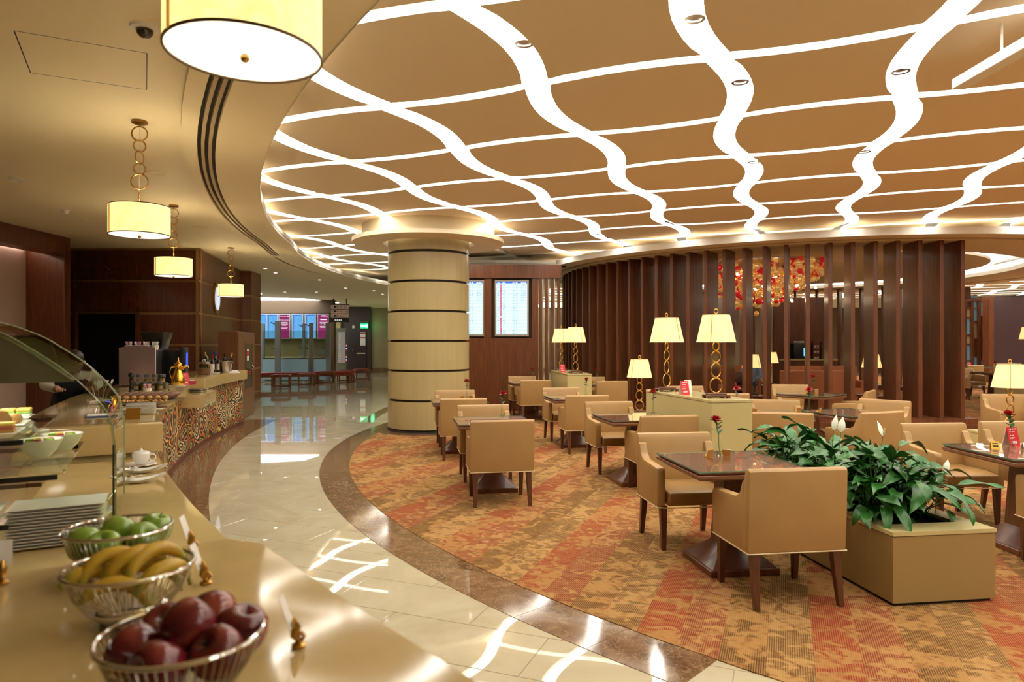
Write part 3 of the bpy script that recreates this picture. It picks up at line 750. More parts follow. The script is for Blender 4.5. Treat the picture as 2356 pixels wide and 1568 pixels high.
# ---------------------------------------------------------------- consoles
def console(p, q, wdt, h, label):       # from near end p to far end q, measured along the left face
    L = math.hypot(q[0]-p[0], q[1]-p[1]); a = atan2(q[1]-p[1], q[0]-p[0])-pi/2
    t = thing('console', (p[0], p[1], .006), a, label, 'console', 'cream lacquered consoles')
    MB().box(0, wdt, 0, .018, .03, h-.032).build('end_panel', 'console', t); MB().box(0, wdt, L-.018, L, .03, h-.032).build('end_panel', 'console', t)
    for x in (0, wdt-.018): MB().box(x, x+.018, .020, L-.020, .03, h-.032).build('side_panel', 'console', t)
    MB().box(-.003, wdt+.003, -.003, L+.003, h-.028, h).build('top', 'console', t, bevel=.003, seg=1)
    MB().box(.02, wdt-.02, .02, L-.02, 0, .03).build('plinth', 'blackm', t)
    return t
console((2.06, 7.05), (1.70, 8.66), .47, 1.0, 'cream lacquered console with two ring lamps, nearer one')
console((1.05, 12.95), (.86, 15.0), .47, 1.0, 'cream lacquered console with two ring lamps, by the flight screens')
console((2.0, 11.1), (1.9, 11.9), .4, .42, 'low cream box under the short ring lamp behind the console')
console((6.2, 8.6), (6.15, 9.3), .5, .42, 'low cream box under the ring lamp at the right edge')
console((12.25, 16.2), (12.15, 17.2), .45, 1.08, 'cream lacquered console at the far right under a ring lamp')
# ---------------------------------------------------------------- table lamps
def lamp_fn(rot, seam):
    def f():
        t = thing('table_lamp')
        bs = MB().box(-.115, .115, -.08, .08, .018, .036).box(-.095, .095, -.062, .062, .036, .05).build('base', 'woodleg', t, bevel=.004, seg=1)
        for sx in (-1, 1):
            for sy in (-1, 1): MB().box(sx*.105-.018, sx*.105+.018, sy*.07-.018, sy*.07+.018, 0, .034).build('foot', 'woodleg', bs, bevel=.003, seg=1)
        z = .05
        for k, (rx, rz) in enumerate(((.066, .080), (.058, .078), (.046, .060), (.038, .048))):
            MB().ring((0, 0, z+rz+.004), rx, rz, .0078, rot+.25*(k % 2), 32, 8).build('ring', 'brass', t, smooth=True)
            MB().lathe([(.009, z-.004), (.009, z+.012)], 10).build('clasp', 'brass', t, smooth=True)
            z += 2*rz+.006
        MB().lathe([(.006, z), (.006, .62), (.004, .91)], 8).build('stem', 'brass', t, smooth=True)
        shd = MB().lathe([(.205, .60), (.207, .60), (.142, .895), (.140, .895)], 40, close=True).build('shade', 'lshade', t, smooth=True)
        b = MB().lathe([(.203, .597), (.209, .597), (.209, .604), (.203, .604)], 40, close=True).lathe([(.138, .891), (.144, .891), (.144, .897), (.138, .897)], 40, close=True)
        b.build('shade_rim', 'pipe', shd, smooth=True)
        a = seam
        MB().tube([(.2085*cos(a), .2085*sin(a), .602), (.1435*cos(a), .1435*sin(a), .893)], .0035, 6).build('shade_seam', mat('seam', (.45, .26, .08), .6), shd)
        MB().ring((0, 0, .935), .020, .024, .0045, rot, 20, 6).build('finial', 'brass', t, smooth=True)
        MB().ell((0, 0, .74), (.03, .03, .04), 10, 6).build('bulb', 'bulb', t, smooth=True)
        return t
    return f
lampA = Maker(lamp_fn(RAD(-6), RAD(230))); lampB = Maker(lamp_fn(RAD(24), RAD(-65)))
G = 'lamps with stacked brass rings'
lampA((2.20, 7.36, 1.006), RAD(8), 'brass ring lamp with glowing shade on the near end of the nearer console', 'lamp', G)
lampB((1.90, 8.38, 1.006), RAD(12), 'brass ring lamp with a dark seam on the far end of the nearer console', 'lamp', G)
lampB((1.24, 13.3, 1.006), RAD(8), 'brass ring lamp on the near end of the console by the flight screens', 'lamp', G)
lampA((1.06, 14.65, 1.006), RAD(50), 'brass ring lamp on the far end of the console by the flight screens', 'lamp', G)
lampA((2.12, 11.35, .426), RAD(-10), 'short brass ring lamp on a low box behind the nearer console', 'lamp', G)
lampA((6.42, 8.8, .426), RAD(5), 'brass ring lamp at the right edge of the picture, on a low box', 'lamp', G)
lampB((12.5, 16.5, 1.086), RAD(0), 'brass ring lamp high up at the right edge before the dark wall', 'lamp', G)
tent(1.98, 7.85, 1.006, 20, 'red and white tent card between the two lamps of the nearer console')
tent(1.02, 13.85, 1.006, 20, 'red and white tent card between the two lamps by the flight screens')
t = thing('price_card', (2.10, 8.15, 1.006), RAD(14), 'plain white card leaning behind the red tent card on the console', 'sign')
MB().slabx([(-.02, 0), (-.018, 0), (.01, .15), (.008, .15)], -.045, .045).build('front_leaf', 'paper', t)

# ---------------------------------------------------------------- planter with peace lilies
PA = RAD(7.7)
pl = thing('planter', (2.30, 4.12, .006), PA, 'long low cream planter box in the foreground with a stone rim', 'planter')
PL, PW = 1.95, .69
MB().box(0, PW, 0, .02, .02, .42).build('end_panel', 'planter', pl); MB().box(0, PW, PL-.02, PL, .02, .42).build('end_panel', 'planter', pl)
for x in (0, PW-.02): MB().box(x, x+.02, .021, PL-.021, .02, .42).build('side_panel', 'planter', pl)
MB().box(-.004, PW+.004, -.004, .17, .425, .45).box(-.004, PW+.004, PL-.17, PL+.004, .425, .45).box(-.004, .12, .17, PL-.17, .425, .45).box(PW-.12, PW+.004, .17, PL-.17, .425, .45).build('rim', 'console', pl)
MB().box(.02, PW-.02, .02, PL-.02, 0, .05).build('plinth', 'blackm', pl)
MB().box(.02, PW-.02, .02, PL-.02, .05, .40).build('soil', 'soil', pl)
def lily_leaf(seed):
    R = random.Random(seed); b = MB()
    # stalk rises and the blade arches out along +X
    H = R.uniform(.16, .38); O = R.uniform(.05, .12); Lb = R.uniform(.19, .28); W = R.uniform(.026, .041); dr = R.uniform(.6, 2.0)
    pts = [(0, 0, 0), (O*.3, 0, H*.5), (O, 0, H)]
    b.tube(pts, .0028, 5)
    N = 9; th = R.uniform(.5, 1.0); x, z = O, H; vs = []; fs = []; y = 0; sw = R.uniform(-.35, .35)
    for i in range(N):
        s = i/(N-1); w = W*(sin(pi*min(1, s*.98+.02)**.72)**.85) if 0 < i < N-1 else .002
        nx, nz = -sin(th), cos(th); wob = .010*sin(s*9+seed)
        for k in (-1, -.5, 0, .5, 1):
            fold = (.30*abs(k)-.07*(1-abs(k)))*w
            vs.append((x+nx*(fold+wob*abs(k)), y+k*w, z+nz*(fold+wob*abs(k)*k)))
        th -= dr/(N-1)*1.15; y += sw*Lb/(N-1)*s; x += cos(th)*Lb/(N-1); z += sin(th)*Lb/(N-1)
    for i in range(N-1):
        for k in range(4): fs.append((i*5+k, i*5+k+1, i*5+k+6, i*5+k+5))
    b.add(vs, fs)
    return b.mesh('leaf', 'leaf', smooth=True, sharp=80)
LEAVES = [lily_leaf(s) for s in range(11)]
def spathe_mesh(seed):
    b = MB(); vs = []; fs = []; N = 8
    for i in range(N):
        s = i/(N-1); w = .030*sin(pi*min(1, s+.02)**.8) if 0 < i < N-1 else .001
        for k in (-1, 0, 1): vs.append((.010*abs(k)*w/.03-.012*sin(s*pi), k*w, s*.125))
    for i in range(N-1):
        for k in range(2): fs.append((i*3+k, i*3+k+1, i*3+k+4, i*3+k+3))
    return b.add(vs, fs).mesh('spathe', 'spathe', smooth=True, sharp=80)
SPA = spathe_mesh(0)
SPX = MB().lathe([(.0, .01), (.006, .014), (.0065, .05), (.003, .062), (0, .064)], 8).mesh('spadix', mat('spadix', (.42, .33, .12), .6), smooth=True)
R = random.Random(11)
spots = [(.32, .42), (.20, .80), (.46, .82), (.34, 1.18), (.20, 1.48), (.46, 1.52), (.30, .62), (.34, 1.72), (.17, .42), (.50, .46)]
names = ['nearest', 'second', 'third', 'fourth', 'fifth', 'sixth', 'seventh', 'eighth']
def ploc(u, v): return (2.30+u*cos(PA)-v*sin(PA), 4.12+u*sin(PA)+v*cos(PA))
LORD = sorted(range(10), key=lambda k: spots[k][1])
for k, (u, v) in enumerate(spots):
    x, y = ploc(u, v); rank = LORD.index(k)
    t = thing('peace_lily', (x, y, .406), R.uniform(0, 6), '%s peace lily counted from the near end of the planter, glossy green leaves' % ORD[rank], 'plant', 'peace lilies in the planter')
    for i in range(46):
        s = R.uniform(.85, 1.2)
        link('leaf', LEAVES[R.randrange(11)], t, (R.uniform(-.05, .05), R.uniform(-.05, .05), 0), (R.uniform(-.25, .25), R.uniform(-.35, .62), i*2.4+R.uniform(-.4, .4)), (s*R.uniform(.9, 1.1), s*1.15, s*R.uniform(.8, 1.1)))
def bloom(u, v, h, lean, az, rank, k):
    x, y = ploc(u, v)
    t = thing('lily_bloom', (x, y, .406), az, ['white lily bloom rising tallest on a thin stalk, with a brown tip', 'white lily bloom close beside the tallest one', 'slim white lily bloom leaning out at the far end of the planter', 'white lily bloom on a long stalk above the middle of the planter', 'small cream lily bud low down near the planter\'s near end'][k], 'flower', 'white peace lily blooms')
    p = [(0, 0, 0), (lean*.2, 0, h*.5), (lean, 0, h)]
    MB().tube(p, .003, 6).build('stalk', 'green', t, smooth=True)
    s = (1, 1, .8, .95, .7)[k]
    link('spathe', SPA, t, (lean, 0, h), (0, .25+lean*1.5, (0, .5, 1.2, 1.5, .3)[k]), s); link('spadix', SPX, t, (lean+.012, 0, h), (0, .25, 0), s)
bloom(.30, 1.10, .52, .03, .4, 0, 0); bloom(.36, 1.12, .50, .04, .2, 0, 1); bloom(.16, 1.55, .42, .10, 2.6, 0, 2); bloom(.50, .85, .50, .10, .6, 0, 3); bloom(.56, .35, .33, .10, .3, 0, 4)
# ---------------------------------------------------------------- curved service counter
def mosaic():
    m, t, p = nodes('paisley_mosaic'); N = NT(t)
    g = t.nodes.new('ShaderNodeNewGeometry'); sx = t.nodes.new('ShaderNodeSeparateXYZ'); t.links.new(g.outputs['Position'], sx.inputs[0])
    an = N.n('ARCTAN2', N.n('SUBTRACT', sx.outputs[1], CC[1]), N.n('SUBTRACT', CC[0], sx.outputs[0]))
    u = N.n('MULTIPLY', an, 22.4); z = sx.outputs[2]
    w0 = N.comb(u, z)
    wu = N.n('ADD', u, N.n('MULTIPLY', N.n('SUBTRACT', N.noise(N.comb(N.n('MULTIPLY', u, .5), z), 3.2, 1), .5), .6))
    wz = N.n('ADD', z, N.n('MULTIPLY', N.n('SUBTRACT', N.noise(N.comb(z, N.n('MULTIPLY', u, .5), 5.), 3.2, 1), .5), .40))
    vo = t.nodes.new('ShaderNodeTexVoronoi'); vo.voronoi_dimensions = '2D'; vo.inputs['Scale'].default_value = 4.6
    t.links.new(N.comb(N.n('MULTIPLY', wu, .48), N.n('MULTIPLY', wz, .85)), vo.inputs['Vector'])
    d = vo.outputs['Distance']; sc = t.nodes.new('ShaderNodeSeparateColor'); t.links.new(vo.outputs['Color'], sc.inputs[0])
    ph = N.n('ADD', N.n('MULTIPLY', d, 32.0), N.n('MULTIPLY', sc.outputs[0], 6.0))
    ringv = N.step(N.n('SINE', ph), -.05, .35)
    idx = N.n('MODULO', N.n('FLOOR', N.n('DIVIDE', N.n('ADD', ph, 1.57), 2*pi)), 3.0)
    c = N.mix(N.n('GREATER_THAN', idx, .5), (.85, .45, .08), (.48, .52, .18))
    c = N.mix(N.n('GREATER_THAN', idx, 1.5), c, (.75, .18, .06))
    c = N.mix(N.n('GREATER_THAN', sc.outputs[1], .72), c, (.90, .72, .36))
    c = N.mix(ringv, (.055, .026, .022), c)
    gr = t.nodes.new('ShaderNodeTexVoronoi'); gr.inputs['Scale'].default_value = 85; t.links.new(g.outputs['Position'], gr.inputs['Vector'])
    c = N.mix(N.n('MULTIPLY', N.step(gr.outputs['Distance'], .3, .75), .5), c, (.03, .016, .012))
    t.links.new(c, p.inputs['Base Color']); p.inputs['Roughness'].default_value = .5; p.inputs['Specular IOR Level'].default_value = .25
    return m
M['mosaic'] = mosaic()
A = lambda y, R=22.4: ang(R, y)
def arc_box(R0, R1, y0, y1, z0, z1, n=20): return MB().sector(CC, R0, R1, A(y1), A(y0), z0, z1, n)
bar = thing('bar_counter', (0, 0, 0), label='curved bar counter clad in swirling paisley mosaic with a red foot line', cat='counter')
for y0, y1, zt in ((4.46, 9.26, .888), (9.26, 10.34, .714), (10.34, 13.55, .888)): arc_box(22.45, 22.50, y0, y1, .045, zt, 20).build('mosaic_panel', 'mosaic', bar, smooth=True)
for y0, y1, zt in ((4.48, 9.26, .888), (9.26, 10.34, .714), (10.34, 13.5, .888)): arc_box(22.50, 23.05, y0, y1, .0, zt, 20).build('carcass', 'stoneface', bar, smooth=True)
arc_box(22.43, 22.5, 4.46, 13.55, .002, .05, 44).build('foot_line', mat('dark_red_trim', (.12, .02, .018), .3), bar, smooth=True)
def top_slab(R0, R1, y0, y1, z0, z1, label, m='stone'): return arc_box(R0, R1, y0, y1, z0, z1, 24).build('countertop', m, None, bevel=.006, seg=2, label=label, cat='countertop')
top_slab(22.34, 23.15, 4.45, 9.25, .89, 1.07, 'thick beige stone bar top carrying the bread tray')
top_slab(22.33, 23.15, 10.35, 13.45, .89, 1.07, 'thick beige stone bar top carrying the ice buckets')
top_slab(22.16, 23.1, 9.27, 10.33, .715, .885, 'lower beige stone ledge between the two bar tops')
lo = thing('buffet_counter', (0, 0, 0), label='low buffet counter body between the bar and the fruit station', cat='counter')
arc_box(22.46, 23.9, 1.98, 4.44, .0, .80, 16).build('carcass', 'stoneface', lo, smooth=True)
arc_box(22.40, 22.46, 1.98, 4.44, .05, .80, 16).build('mosaic_panel', 'mosaic', lo, smooth=True)
top_slab(22.37, 24.0, 1.97, 4.44, .80, .87, 'beige stone buffet top under the glass display case')
fs = thing('fruit_station', (0, 0, 0), label='body of the fruit station in the foreground', cat='counter')
arc_box(22.58, 23.8, -.55, 1.85, .0, .93, 14).build('carcass', 'stoneface', fs, smooth=True)
Rp = lambda R, y: (CC[0]+R*cos(A(y)), CC[1]+R*sin(A(y)))
out = [Rp(22.5, -.6+i*(1.87+.6)/14) for i in range(15)]
e0 = Rp(22.56, 1.95); e1 = Rp(23.95, 1.97)
MB().prism(out+[e0, e1, Rp(23.95, -.6)], .93, 1.07).build('countertop', 'stone', None, bevel=.005, seg=1, label='beige stone top of the fruit station in the foreground', cat='countertop')

# ---------------------------------------------------------------- fruit bowls
def make_bowl():
    t = thing('wire_bowl'); prof = [(.045, .008), (.072, .030), (.095, .062), (.112, .105)]
    MB().tube([(.112*cos(2*pi*i/48), .112*sin(2*pi*i/48), .105) for i in range(48)], .0036, 8, True).build('rim', 'chrome', t, smooth=True)
    MB().tube([(.045*cos(2*pi*i/28), .045*sin(2*pi*i/28), .006) for i in range(28)], .004, 6, True).build('foot_ring', 'chrome', t, smooth=True)
    b = MB()
    for k in range(56):
        a = 2*pi*k/56; b.tube([(r*cos(a), r*sin(a), z) for r, z in prof], .0013, 4)
    b.build('wires', 'steel', t, smooth=True, kind='stuff')
    MB().lathe([(0, .007), (.045, .007)], 24).build('bottom', 'steel', t)
    for s in (-1, 1):
        pts = [(.05*cos(q)+s*0, s*(.098+.03*sin(q)), .06+.012*sin(q)*0) for q in [pi*i/8 for i in range(9)]]
        MB().tube([(x, y, .055) for x, y, z in pts], .0065, 8, rs=[.009, .007, .006, .006, .006, .006, .006, .007, .009]).build('handle', 'chrome', t, smooth=True)
    return t
bowl_mk = Maker(make_bowl)
ZC = 1.071
B1, B2, B3 = (-.905, 1.57), (-.728, 1.30), (-.482, .998)
bowl_mk((*B1, ZC), RAD(20), 'round wire bowl holding green apples', 'bowl', 'wire fruit bowls')
bowl_mk((*B2, ZC), RAD(32), 'round wire bowl holding bananas', 'bowl', 'wire fruit bowls')
bowl_mk((*B3, ZC), RAD(28), 'round wire bowl holding dark red apples, in front', 'bowl', 'wire fruit bowls')
def apple_mat(name, c0, c1, c2):
    m, t, p = nodes(name); N = NT(t); tc = t.nodes.new('ShaderNodeTexCoord'); mp = t.nodes.new('ShaderNodeMapping'); mp.inputs['Scale'].default_value = (1, 1, .25); t.links.new(tc.outputs['Object'], mp.inputs[0])
    a = N.step(N.noise(mp.outputs[0], 34, 4), .4, .65); b = N.step(N.noise(tc.outputs['Object'], 14, 1), .45, .7)
    t.links.new(N.mix(b, N.mix(a, c0, c1), c2), p.inputs['Base Color']); p.inputs['Roughness'].default_value = .22; p.inputs['Coat Weight'].default_value = .3
    return m
M['redapple'] = apple_mat('red_apple', (.10, .006, .012), (.17, .010, .016), (.28, .04, .02))
M['greenapple'] = apple_mat('green_apple', (.16, .30, .025), (.22, .36, .035), (.30, .40, .06))
def apple_fn(m):
    def f():
        t = thing('apple')
        MB().lathe([(0.0005, -.030), (.008, -.033), (.018, -.0345), (.028, -.027), (.0365, -.008), (.038, .008), (.034, .024), (.024, .033), (.014, .034), (.006, .028), (.0005, .022)], 24).build('fruit', m, t, smooth=True, sharp=80)
        MB().tube([(0, 0, .022), (.001, 0, .032), (.004, .001, .042)], .0012, 5).build('stem', mat('apple_stem', (.09, .05, .02), .7), t, smooth=True)
        return t
    return f
ra, ga = Maker(apple_fn('redapple')), Maker(apple_fn('greenapple'))
R = random.Random(5)
for k, (x, y, z, tx, l) in enumerate(((-.062, -.012, .088, .9, 'large dark red apple at the left of its bowl'), (-.005, -.058, .086, 1.2, 'dark red apple at the front of its bowl, nearest us'), (.060, -.016, .088, .75, 'dark red apple with its dimple facing us at the right of the bowl'),
        (.004, .006, .118, 1.0, 'dark red apple on top in the middle of the bowl'), (-.048, .050, .094, -.5, 'dark red apple at the back left of its bowl, dimple up'), (.012, .074, .104, -.9, 'dark red apple at the very back, lighter streaked'), (.068, .048, .094, .3, 'dark red apple at the back right of its bowl'))):
    ra((B3[0]+x, B3[1]+y, ZC+z-.006), 0, l, 'apple', 'red apples', 1.0, (tx, R.uniform(-.4, .4), R.uniform(0, 6)))
for k, (x, y, z, tx, l) in enumerate(((-.062, -.028, .082, .5, 'green apple at the left of its bowl'), (.0, -.056, .080, .25, 'green apple at the front of its bowl'), (-.022, .035, .092, -.6, 'green apple at the back left of its bowl'),
        (.060, -.014, .088, .9, 'green apple at the right front of its bowl'), (.058, .05, .094, .2, 'green apple at the back right of its bowl, dimple up'))):
    ga((B1[0]+x, B1[1]+y, ZC+z-.008), 0, l, 'apple', 'green apples', 1.0, (tx, R.uniform(-.4, .4), R.uniform(0, 6)))
def banana_mat():
    m, t, p = nodes('banana'); N = NT(t); tc = t.nodes.new('ShaderNodeTexCoord'); sx = t.nodes.new('ShaderNodeSeparateXYZ'); t.links.new(tc.outputs['Generated'], sx.inputs[0])
    g = N.step(N.n('ABSOLUTE', N.n('SUBTRACT', sx.outputs[0], .5)), .32, .5)
    t.links.new(N.mix(g, N.mix(N.step(N.noise(tc.outputs['Object'], 22, 4), .4, .75), (.62, .40, .035), (.52, .27, .025)), (.34, .36, .05)), p.inputs['Base Color']); p.inputs['Roughness'].default_value = .4
    return m
M['banana'] = banana_mat()
def make_banana():
    t = thing('banana'); N = 13; pts = []; rs = []
    for i in range(N):
        s = i/(N-1); a = -1.0+2.0*s; pts.append((.070*sin(a*1.25), 0, .070*(1-cos(a*1.25))*-1+.03)); rs.append(.0172*min(1, (sin(pi*(s*.9+.05)))**.45) if 0 < i < N-1 else .006)
    MB().tube(pts, .02, 10, rs=rs).build('skin', 'banana', t, smooth=True, sharp=70)
    e = Vector(pts[-1]); d = (Vector(pts[-1])-Vector(pts[-2])).normalized()
    MB().tube([e-d*.004, e+d*.012, e+d*.022], .005, 6, rs=[.0065, .0045, .0055]).build('stem', mat('banana_stem', (.25, .22, .04), .6), t, smooth=True)
    return t
bn = Maker(make_banana)
for k, (x, y, z, rz, ry, l) in enumerate(((-.072, -.014, .066, 1.0, .35, 'banana at the left end of its bowl'), (-.036, -.006, .092, .75, -.15, 'banana arching high over the left half of the bowl'), (.006, .006, .094, .85, -.2, 'banana lying across the middle of the bowl'),
        (.044, .020, .094, 1.0, -.2, 'banana arching high at the right of the bowl'), (.074, .006, .068, 1.1, .0, 'pale banana low at the right end of the bowl'), (.0, -.050, .050, .4, .2, 'banana low down at the front of the bowl, seen through the wires'), (.01, .055, .060, .3, .1, 'banana lying at the back of the bowl'))):
    bn((B2[0]+x*.85, B2[1]+y*.85, ZC+z+.010), 0, l, 'banana', 'bananas', .84, (RAD(15)*(-1)**k, ry, rz))
def clip_fn(card):
    def f():
        t = thing('card_clip')
        MB().lathe([(.0, 0), (.012, 0), (.013, .004), (.006, .008), (.004, .014)], 14).build('foot', 'brass', t, smooth=True)
        MB().tube([(0, 0, .010), (-.006, 0, .020), (-.004, 0, .034), (-.008, 0, .050)], .004, 8, rs=[.004, .009, .0085, .003]).build('clip', 'brass', t, smooth=True)
        MB().tube([(.004, 0, .010), (.010, 0, .018), (.004, 0, .024)], .004, 6).build('curl', 'brass', t, smooth=True)
        if card: MB().add([(-.012, -card, .035), (-.012, card, .035), (-.030, card, .088), (-.030, -card, .088), (-.011, -card, .035), (-.011, card, .035), (-.029, card, .088), (-.029, -card, .088)], [(0, 1, 2, 3), (7, 6, 5, 4), (0, 4, 5, 1), (1, 5, 6, 2), (2, 6, 7, 3), (3, 7, 4, 0)]).build('card', 'paper', t)
        return t
    return f
ck = Maker(clip_fn(.017))
for x, y, z, rz, l in ((-.372, 1.19, ZC, .15, 'brass card clip standing alone right of the red apples'), (-.812, 1.74, ZC, .1, 'brass card clip right of the green apples'), (-.672, 1.50, ZC, .1, 'brass card clip right of the bananas'), (-1.12, 1.50, ZC, -1.0, 'brass card clip with a white card at the left edge'), (-2.36, 4.15, .871, -.6, 'brass card clip with a white card by the cup and saucer')):
    ck((x, y, z), rz, l, 'card clip', 'brass card clips')

# ---------------------------------------------------------------- glass display case
CA = RAD(28)
def cp(s, y): return (-1.44-s*cos(CA)-y*sin(CA), 2.48-s*sin(CA)+y*cos(CA))
case = thing('display_case', (-1.44, 2.48, .871), CA, 'curved glass display case with food tiers beside the fruit station', 'display case')
prof = [(0, 0), (0, .34), (-.02, .46), (-.08, .55), (-.155, .63), (-.25, .705), (-.34, .765), (-.48, .82), (-.62, .84)]
CL = .93
def smoothp(P, k=4):
    o = []
    for i in range(len(P)-1):
        p0, p1, p2, p3 = (Vector(P[max(i-1, 0)]), Vector(P[i]), Vector(P[i+1]), Vector(P[min(i+2, len(P)-1)]))
        for j in range(k):
            t = j/k; o.append(tuple(.5*((2*p1)+(p2-p0)*t+(2*p0-5*p1+4*p2-p3)*t*t+(3*p1-p0-3*p2+p3)*t**3)))
    return o+[P[-1]]
prof = prof[:1]+smoothp(prof[1:])
def sheet(pr, y0, y1, th=.007):
    b = MB(); n = len(pr)
    inn = []
    for i, (x, z) in enumerate(pr):
        a = Vector(pr[max(0, i-1)]); c = Vector(pr[min(n-1, i+1)]); d = (c-a).normalized(); inn.append((x-d.y*th if False else x+(-d.y)*th, z+d.x*th))
    poly = [(x, z) for x, z in pr]+inn[::-1]
    m = len(poly)
    b.add([(x, y0, z) for x, z in poly]+[(x, y1, z) for x, z in poly], [[i, (i+1) % m, m+(i+1) % m, m+i] for i in range(m)])
    for i in range(n-1):
        b.f += [[i, i+1, m-2-i, m-1-i], [m+i, m+i+1, 2*m-2-i, 2*m-1-i]]; b.m += [0, 0]
    return b
sheet(prof, 0, CL).build('curved_glass', 'caseglass', case, smooth=True, sharp=30)
M['glassline'] = mat('glass_edge_pale', (.30, .34, .22), .1, coat=.5)
for y in (-.002, CL+.002):
    MB().tube([(x+.002, y, z) for x, z in prof], .0022, 6).build('glass_edge', 'glassline', case, smooth=True)
M['oliv'] = mat('olive_canopy', (.11, .10, .055), .5)
cap = [(-.115, .59), (-.155, .622), (-.25, .697), (-.34, .757), (-.48, .812), (-.62, .832), (-1.0, .832), (-1.0, .59)]
cap = smoothp(cap[:6], 3)+cap[6:]
b = MB(); n = len(cap)
b.add([(x-.012, .012, z) for x, z in cap]+[(x-.012, .022, z) for x, z in cap], [list(range(n)), list(range(n, 2*n))[::-1]]+[[i, (i+1) % n, n+(i+1) % n, n+i] for i in range(n)]).build('end_cap', 'oliv', case)
sheet([(-.16, .615), (-.25, .69), (-.34, .75), (-.48, .805), (-.62, .825), (-1.0, .825)], .03, CL-.06, .01).build('canopy', mat('smoked_canopy', (.06, .055, .035), .25), case, smooth=True)
MB().box(-.66, -.46, .06, CL-.1, .775, .785).build('case_light', emis('case_light', (1., .95, .8), 16), case)
for y in (.01, CL-.01): MB().box(-1.0, -.98, y-.01, y+.01, 0, .83).build('post', 'steel', case)
MB().box(-.010, -.003, -.008, 0, 0, .36).build('corner_bar', 'blackm', case)
for z, s0, s1 in ((.40, .26, .80), (.27, .16, .62), (.11, .30, .72)):
    MB().box(-s1, -s0, .02, CL-.05, z-.008, z).build('shelf', 'glass', case)
    for y in (.035, CL-.09): MB().box(-s1, -s0-.02, y-.008, y+.008, z-.026, z-.009).build('bracket', 'black', case)
def platter_fn(w, l, h=.018):
    def f():
        t = thing('platter')
        MB().frus((-w*.42, w*.42, -l*.42, l*.42, 0), (-w/2, w/2, -l/2, l/2, h)).build('dish', 'porcelain', t, bevel=.004, seg=2); return t
    return f
plA, plB, plC = Maker(platter_fn(.26, .21)), Maker(platter_fn(.26, .16, .016)), Maker(platter_fn(.15, .15, .012))
Z1, Z2, Z3 = .871+.401, .871+.271, .871+.111
p = cp(.42, .10); plA((*p, Z1), CA, 'white platter with a bread bun at the near end of the top tier', 'platter', 'white platters in the display case')
p2 = cp(.44, .38); plA((*p2, Z1), CA, 'white platter of small rolls in the middle of the top tier', 'platter', 'white platters in the display case')
p3 = cp(.46, .66); plA((*p3, Z1), CA, 'white platter of green sandwiches at the far end of the top tier', 'platter', 'white platters in the display case')
M['crust'] = mat('bread_crust', (.50, .26, .075), .5, var=.25, vscale=25); M['crustdk'] = mat('dark_crust', (.15, .06, .022), .55, var=.3, vscale=30)
M['cheese'] = mat('cheese', (.80, .58, .12), .5); M['lettuce'] = mat('lettuce', (.22, .40, .07), .5, var=.3, vscale=40); M['ham'] = mat('ham', (.55, .16, .10), .5)
def bun_fn(r, h, m):
    def f():
        t = thing('bun')
        MB().lathe([(0.0, 0), (r*.8, 0), (r, h*.25), (r*.96, h*.55), (r*.7, h*.88), (.0, h)], 18).build('crust', m, t, smooth=True, sharp=70); return t
    return f
bunA = Maker(bun_fn(.055, .075, 'crust')); bunB = Maker(bun_fn(.028, .036, 'crust')); bunD = Maker(bun_fn(.03, .036, 'crustdk'))
q = cp(.38, .14); bunA((*q, Z1+.016), 0, 'big round bread bun at the near end of the top tier', 'bread')
def slice_fn(cols, w=.05, l=.05, h=.012):
    def f():
        t = thing('sandwich')
        for k, c in enumerate(cols): MB().box(-w/2, w/2, -l/2, l/2, k*h, (k+1)*h).build(['bread_slice', 'filling', 'garnish', 'topping'][k], c, t, bevel=.003, seg=1)
        return t
    return f
sw1 = Maker(slice_fn(('paper', 'lettuce', 'cheese'), .05, .06)); sw2 = Maker(slice_fn(('crust', 'ham', 'cheese'), .07, .05))
for k in range(2): q = cp(.34+.07*k, .045+.02*k); sw2((*q, Z1+.017), CA+.3*k, ['yellow cheese sandwich in front of the big bun', 'yellow cheese sandwich just behind the front one'][k], 'sandwich', 'cheese sandwiches')
for k in range(6): q = cp(.36+.07*(k % 3), .35+.07*(k//3)); bunB((*q, Z1+.016), k, '%s little roll on the middle platter, counting from the glass' % ORD[k], 'bread', 'little rolls')
for k in range(5): q = cp(.36+.055*k, .66); sw1((*q, Z1+.016), CA, '%s green sandwich from the glass on the far platter' % ORD[k], 'sandwich', 'green sandwiches')
def bowl2():
    t = thing('serving_bowl')
    MB().lathe([(.0, .004), (.03, .004), (.055, .03), (.075, .07), (.079, .07), (.058, .026), (.034, 0), (0, 0)], 24, close=False).build('bowl', 'porcelain', t, smooth=True); return t
sb = Maker(bowl2)
for k, (s, y, l) in enumerate(((.28, .46, 'white bowl of fruit salad, near one on the second tier'), (.22, .62, 'white bowl of fruit salad, farther one on the second tier'), (.36, .80, 'white bowl with a folded napkin on the second tier'))):
    q = cp(s, y); sb((*q, Z2), 0, l, 'bowl', 'white serving bowls')
    if k < 2:
        for i in range(5):
            a = i*1.26; u = thing('fruit_piece', (q[0]+.035*cos(a), q[1]+.035*sin(a), Z2+.058), a, '%s fruit piece in the %s fruit bowl' % (ORD[i], ['near', 'farther'][k]), 'fruit', 'fruit salad pieces')
            MB().box(-.016, .016, -.012, .012, -.008, .014).build('flesh', ['lettuce', 'ham', 'cheese', 'greenapple', 'red'][i], u, bevel=.005, seg=2)
    else:
        u = thing('napkin', (q[0], q[1], Z2+.03), .4, 'white napkin folded to a point in the bowl', 'napkin')
        MB().frus((-.045, .045, -.045, .045, 0), (-.004, .004, -.02, .02, .085)).build('cloth', 'paper', u, bevel=.003, seg=1)
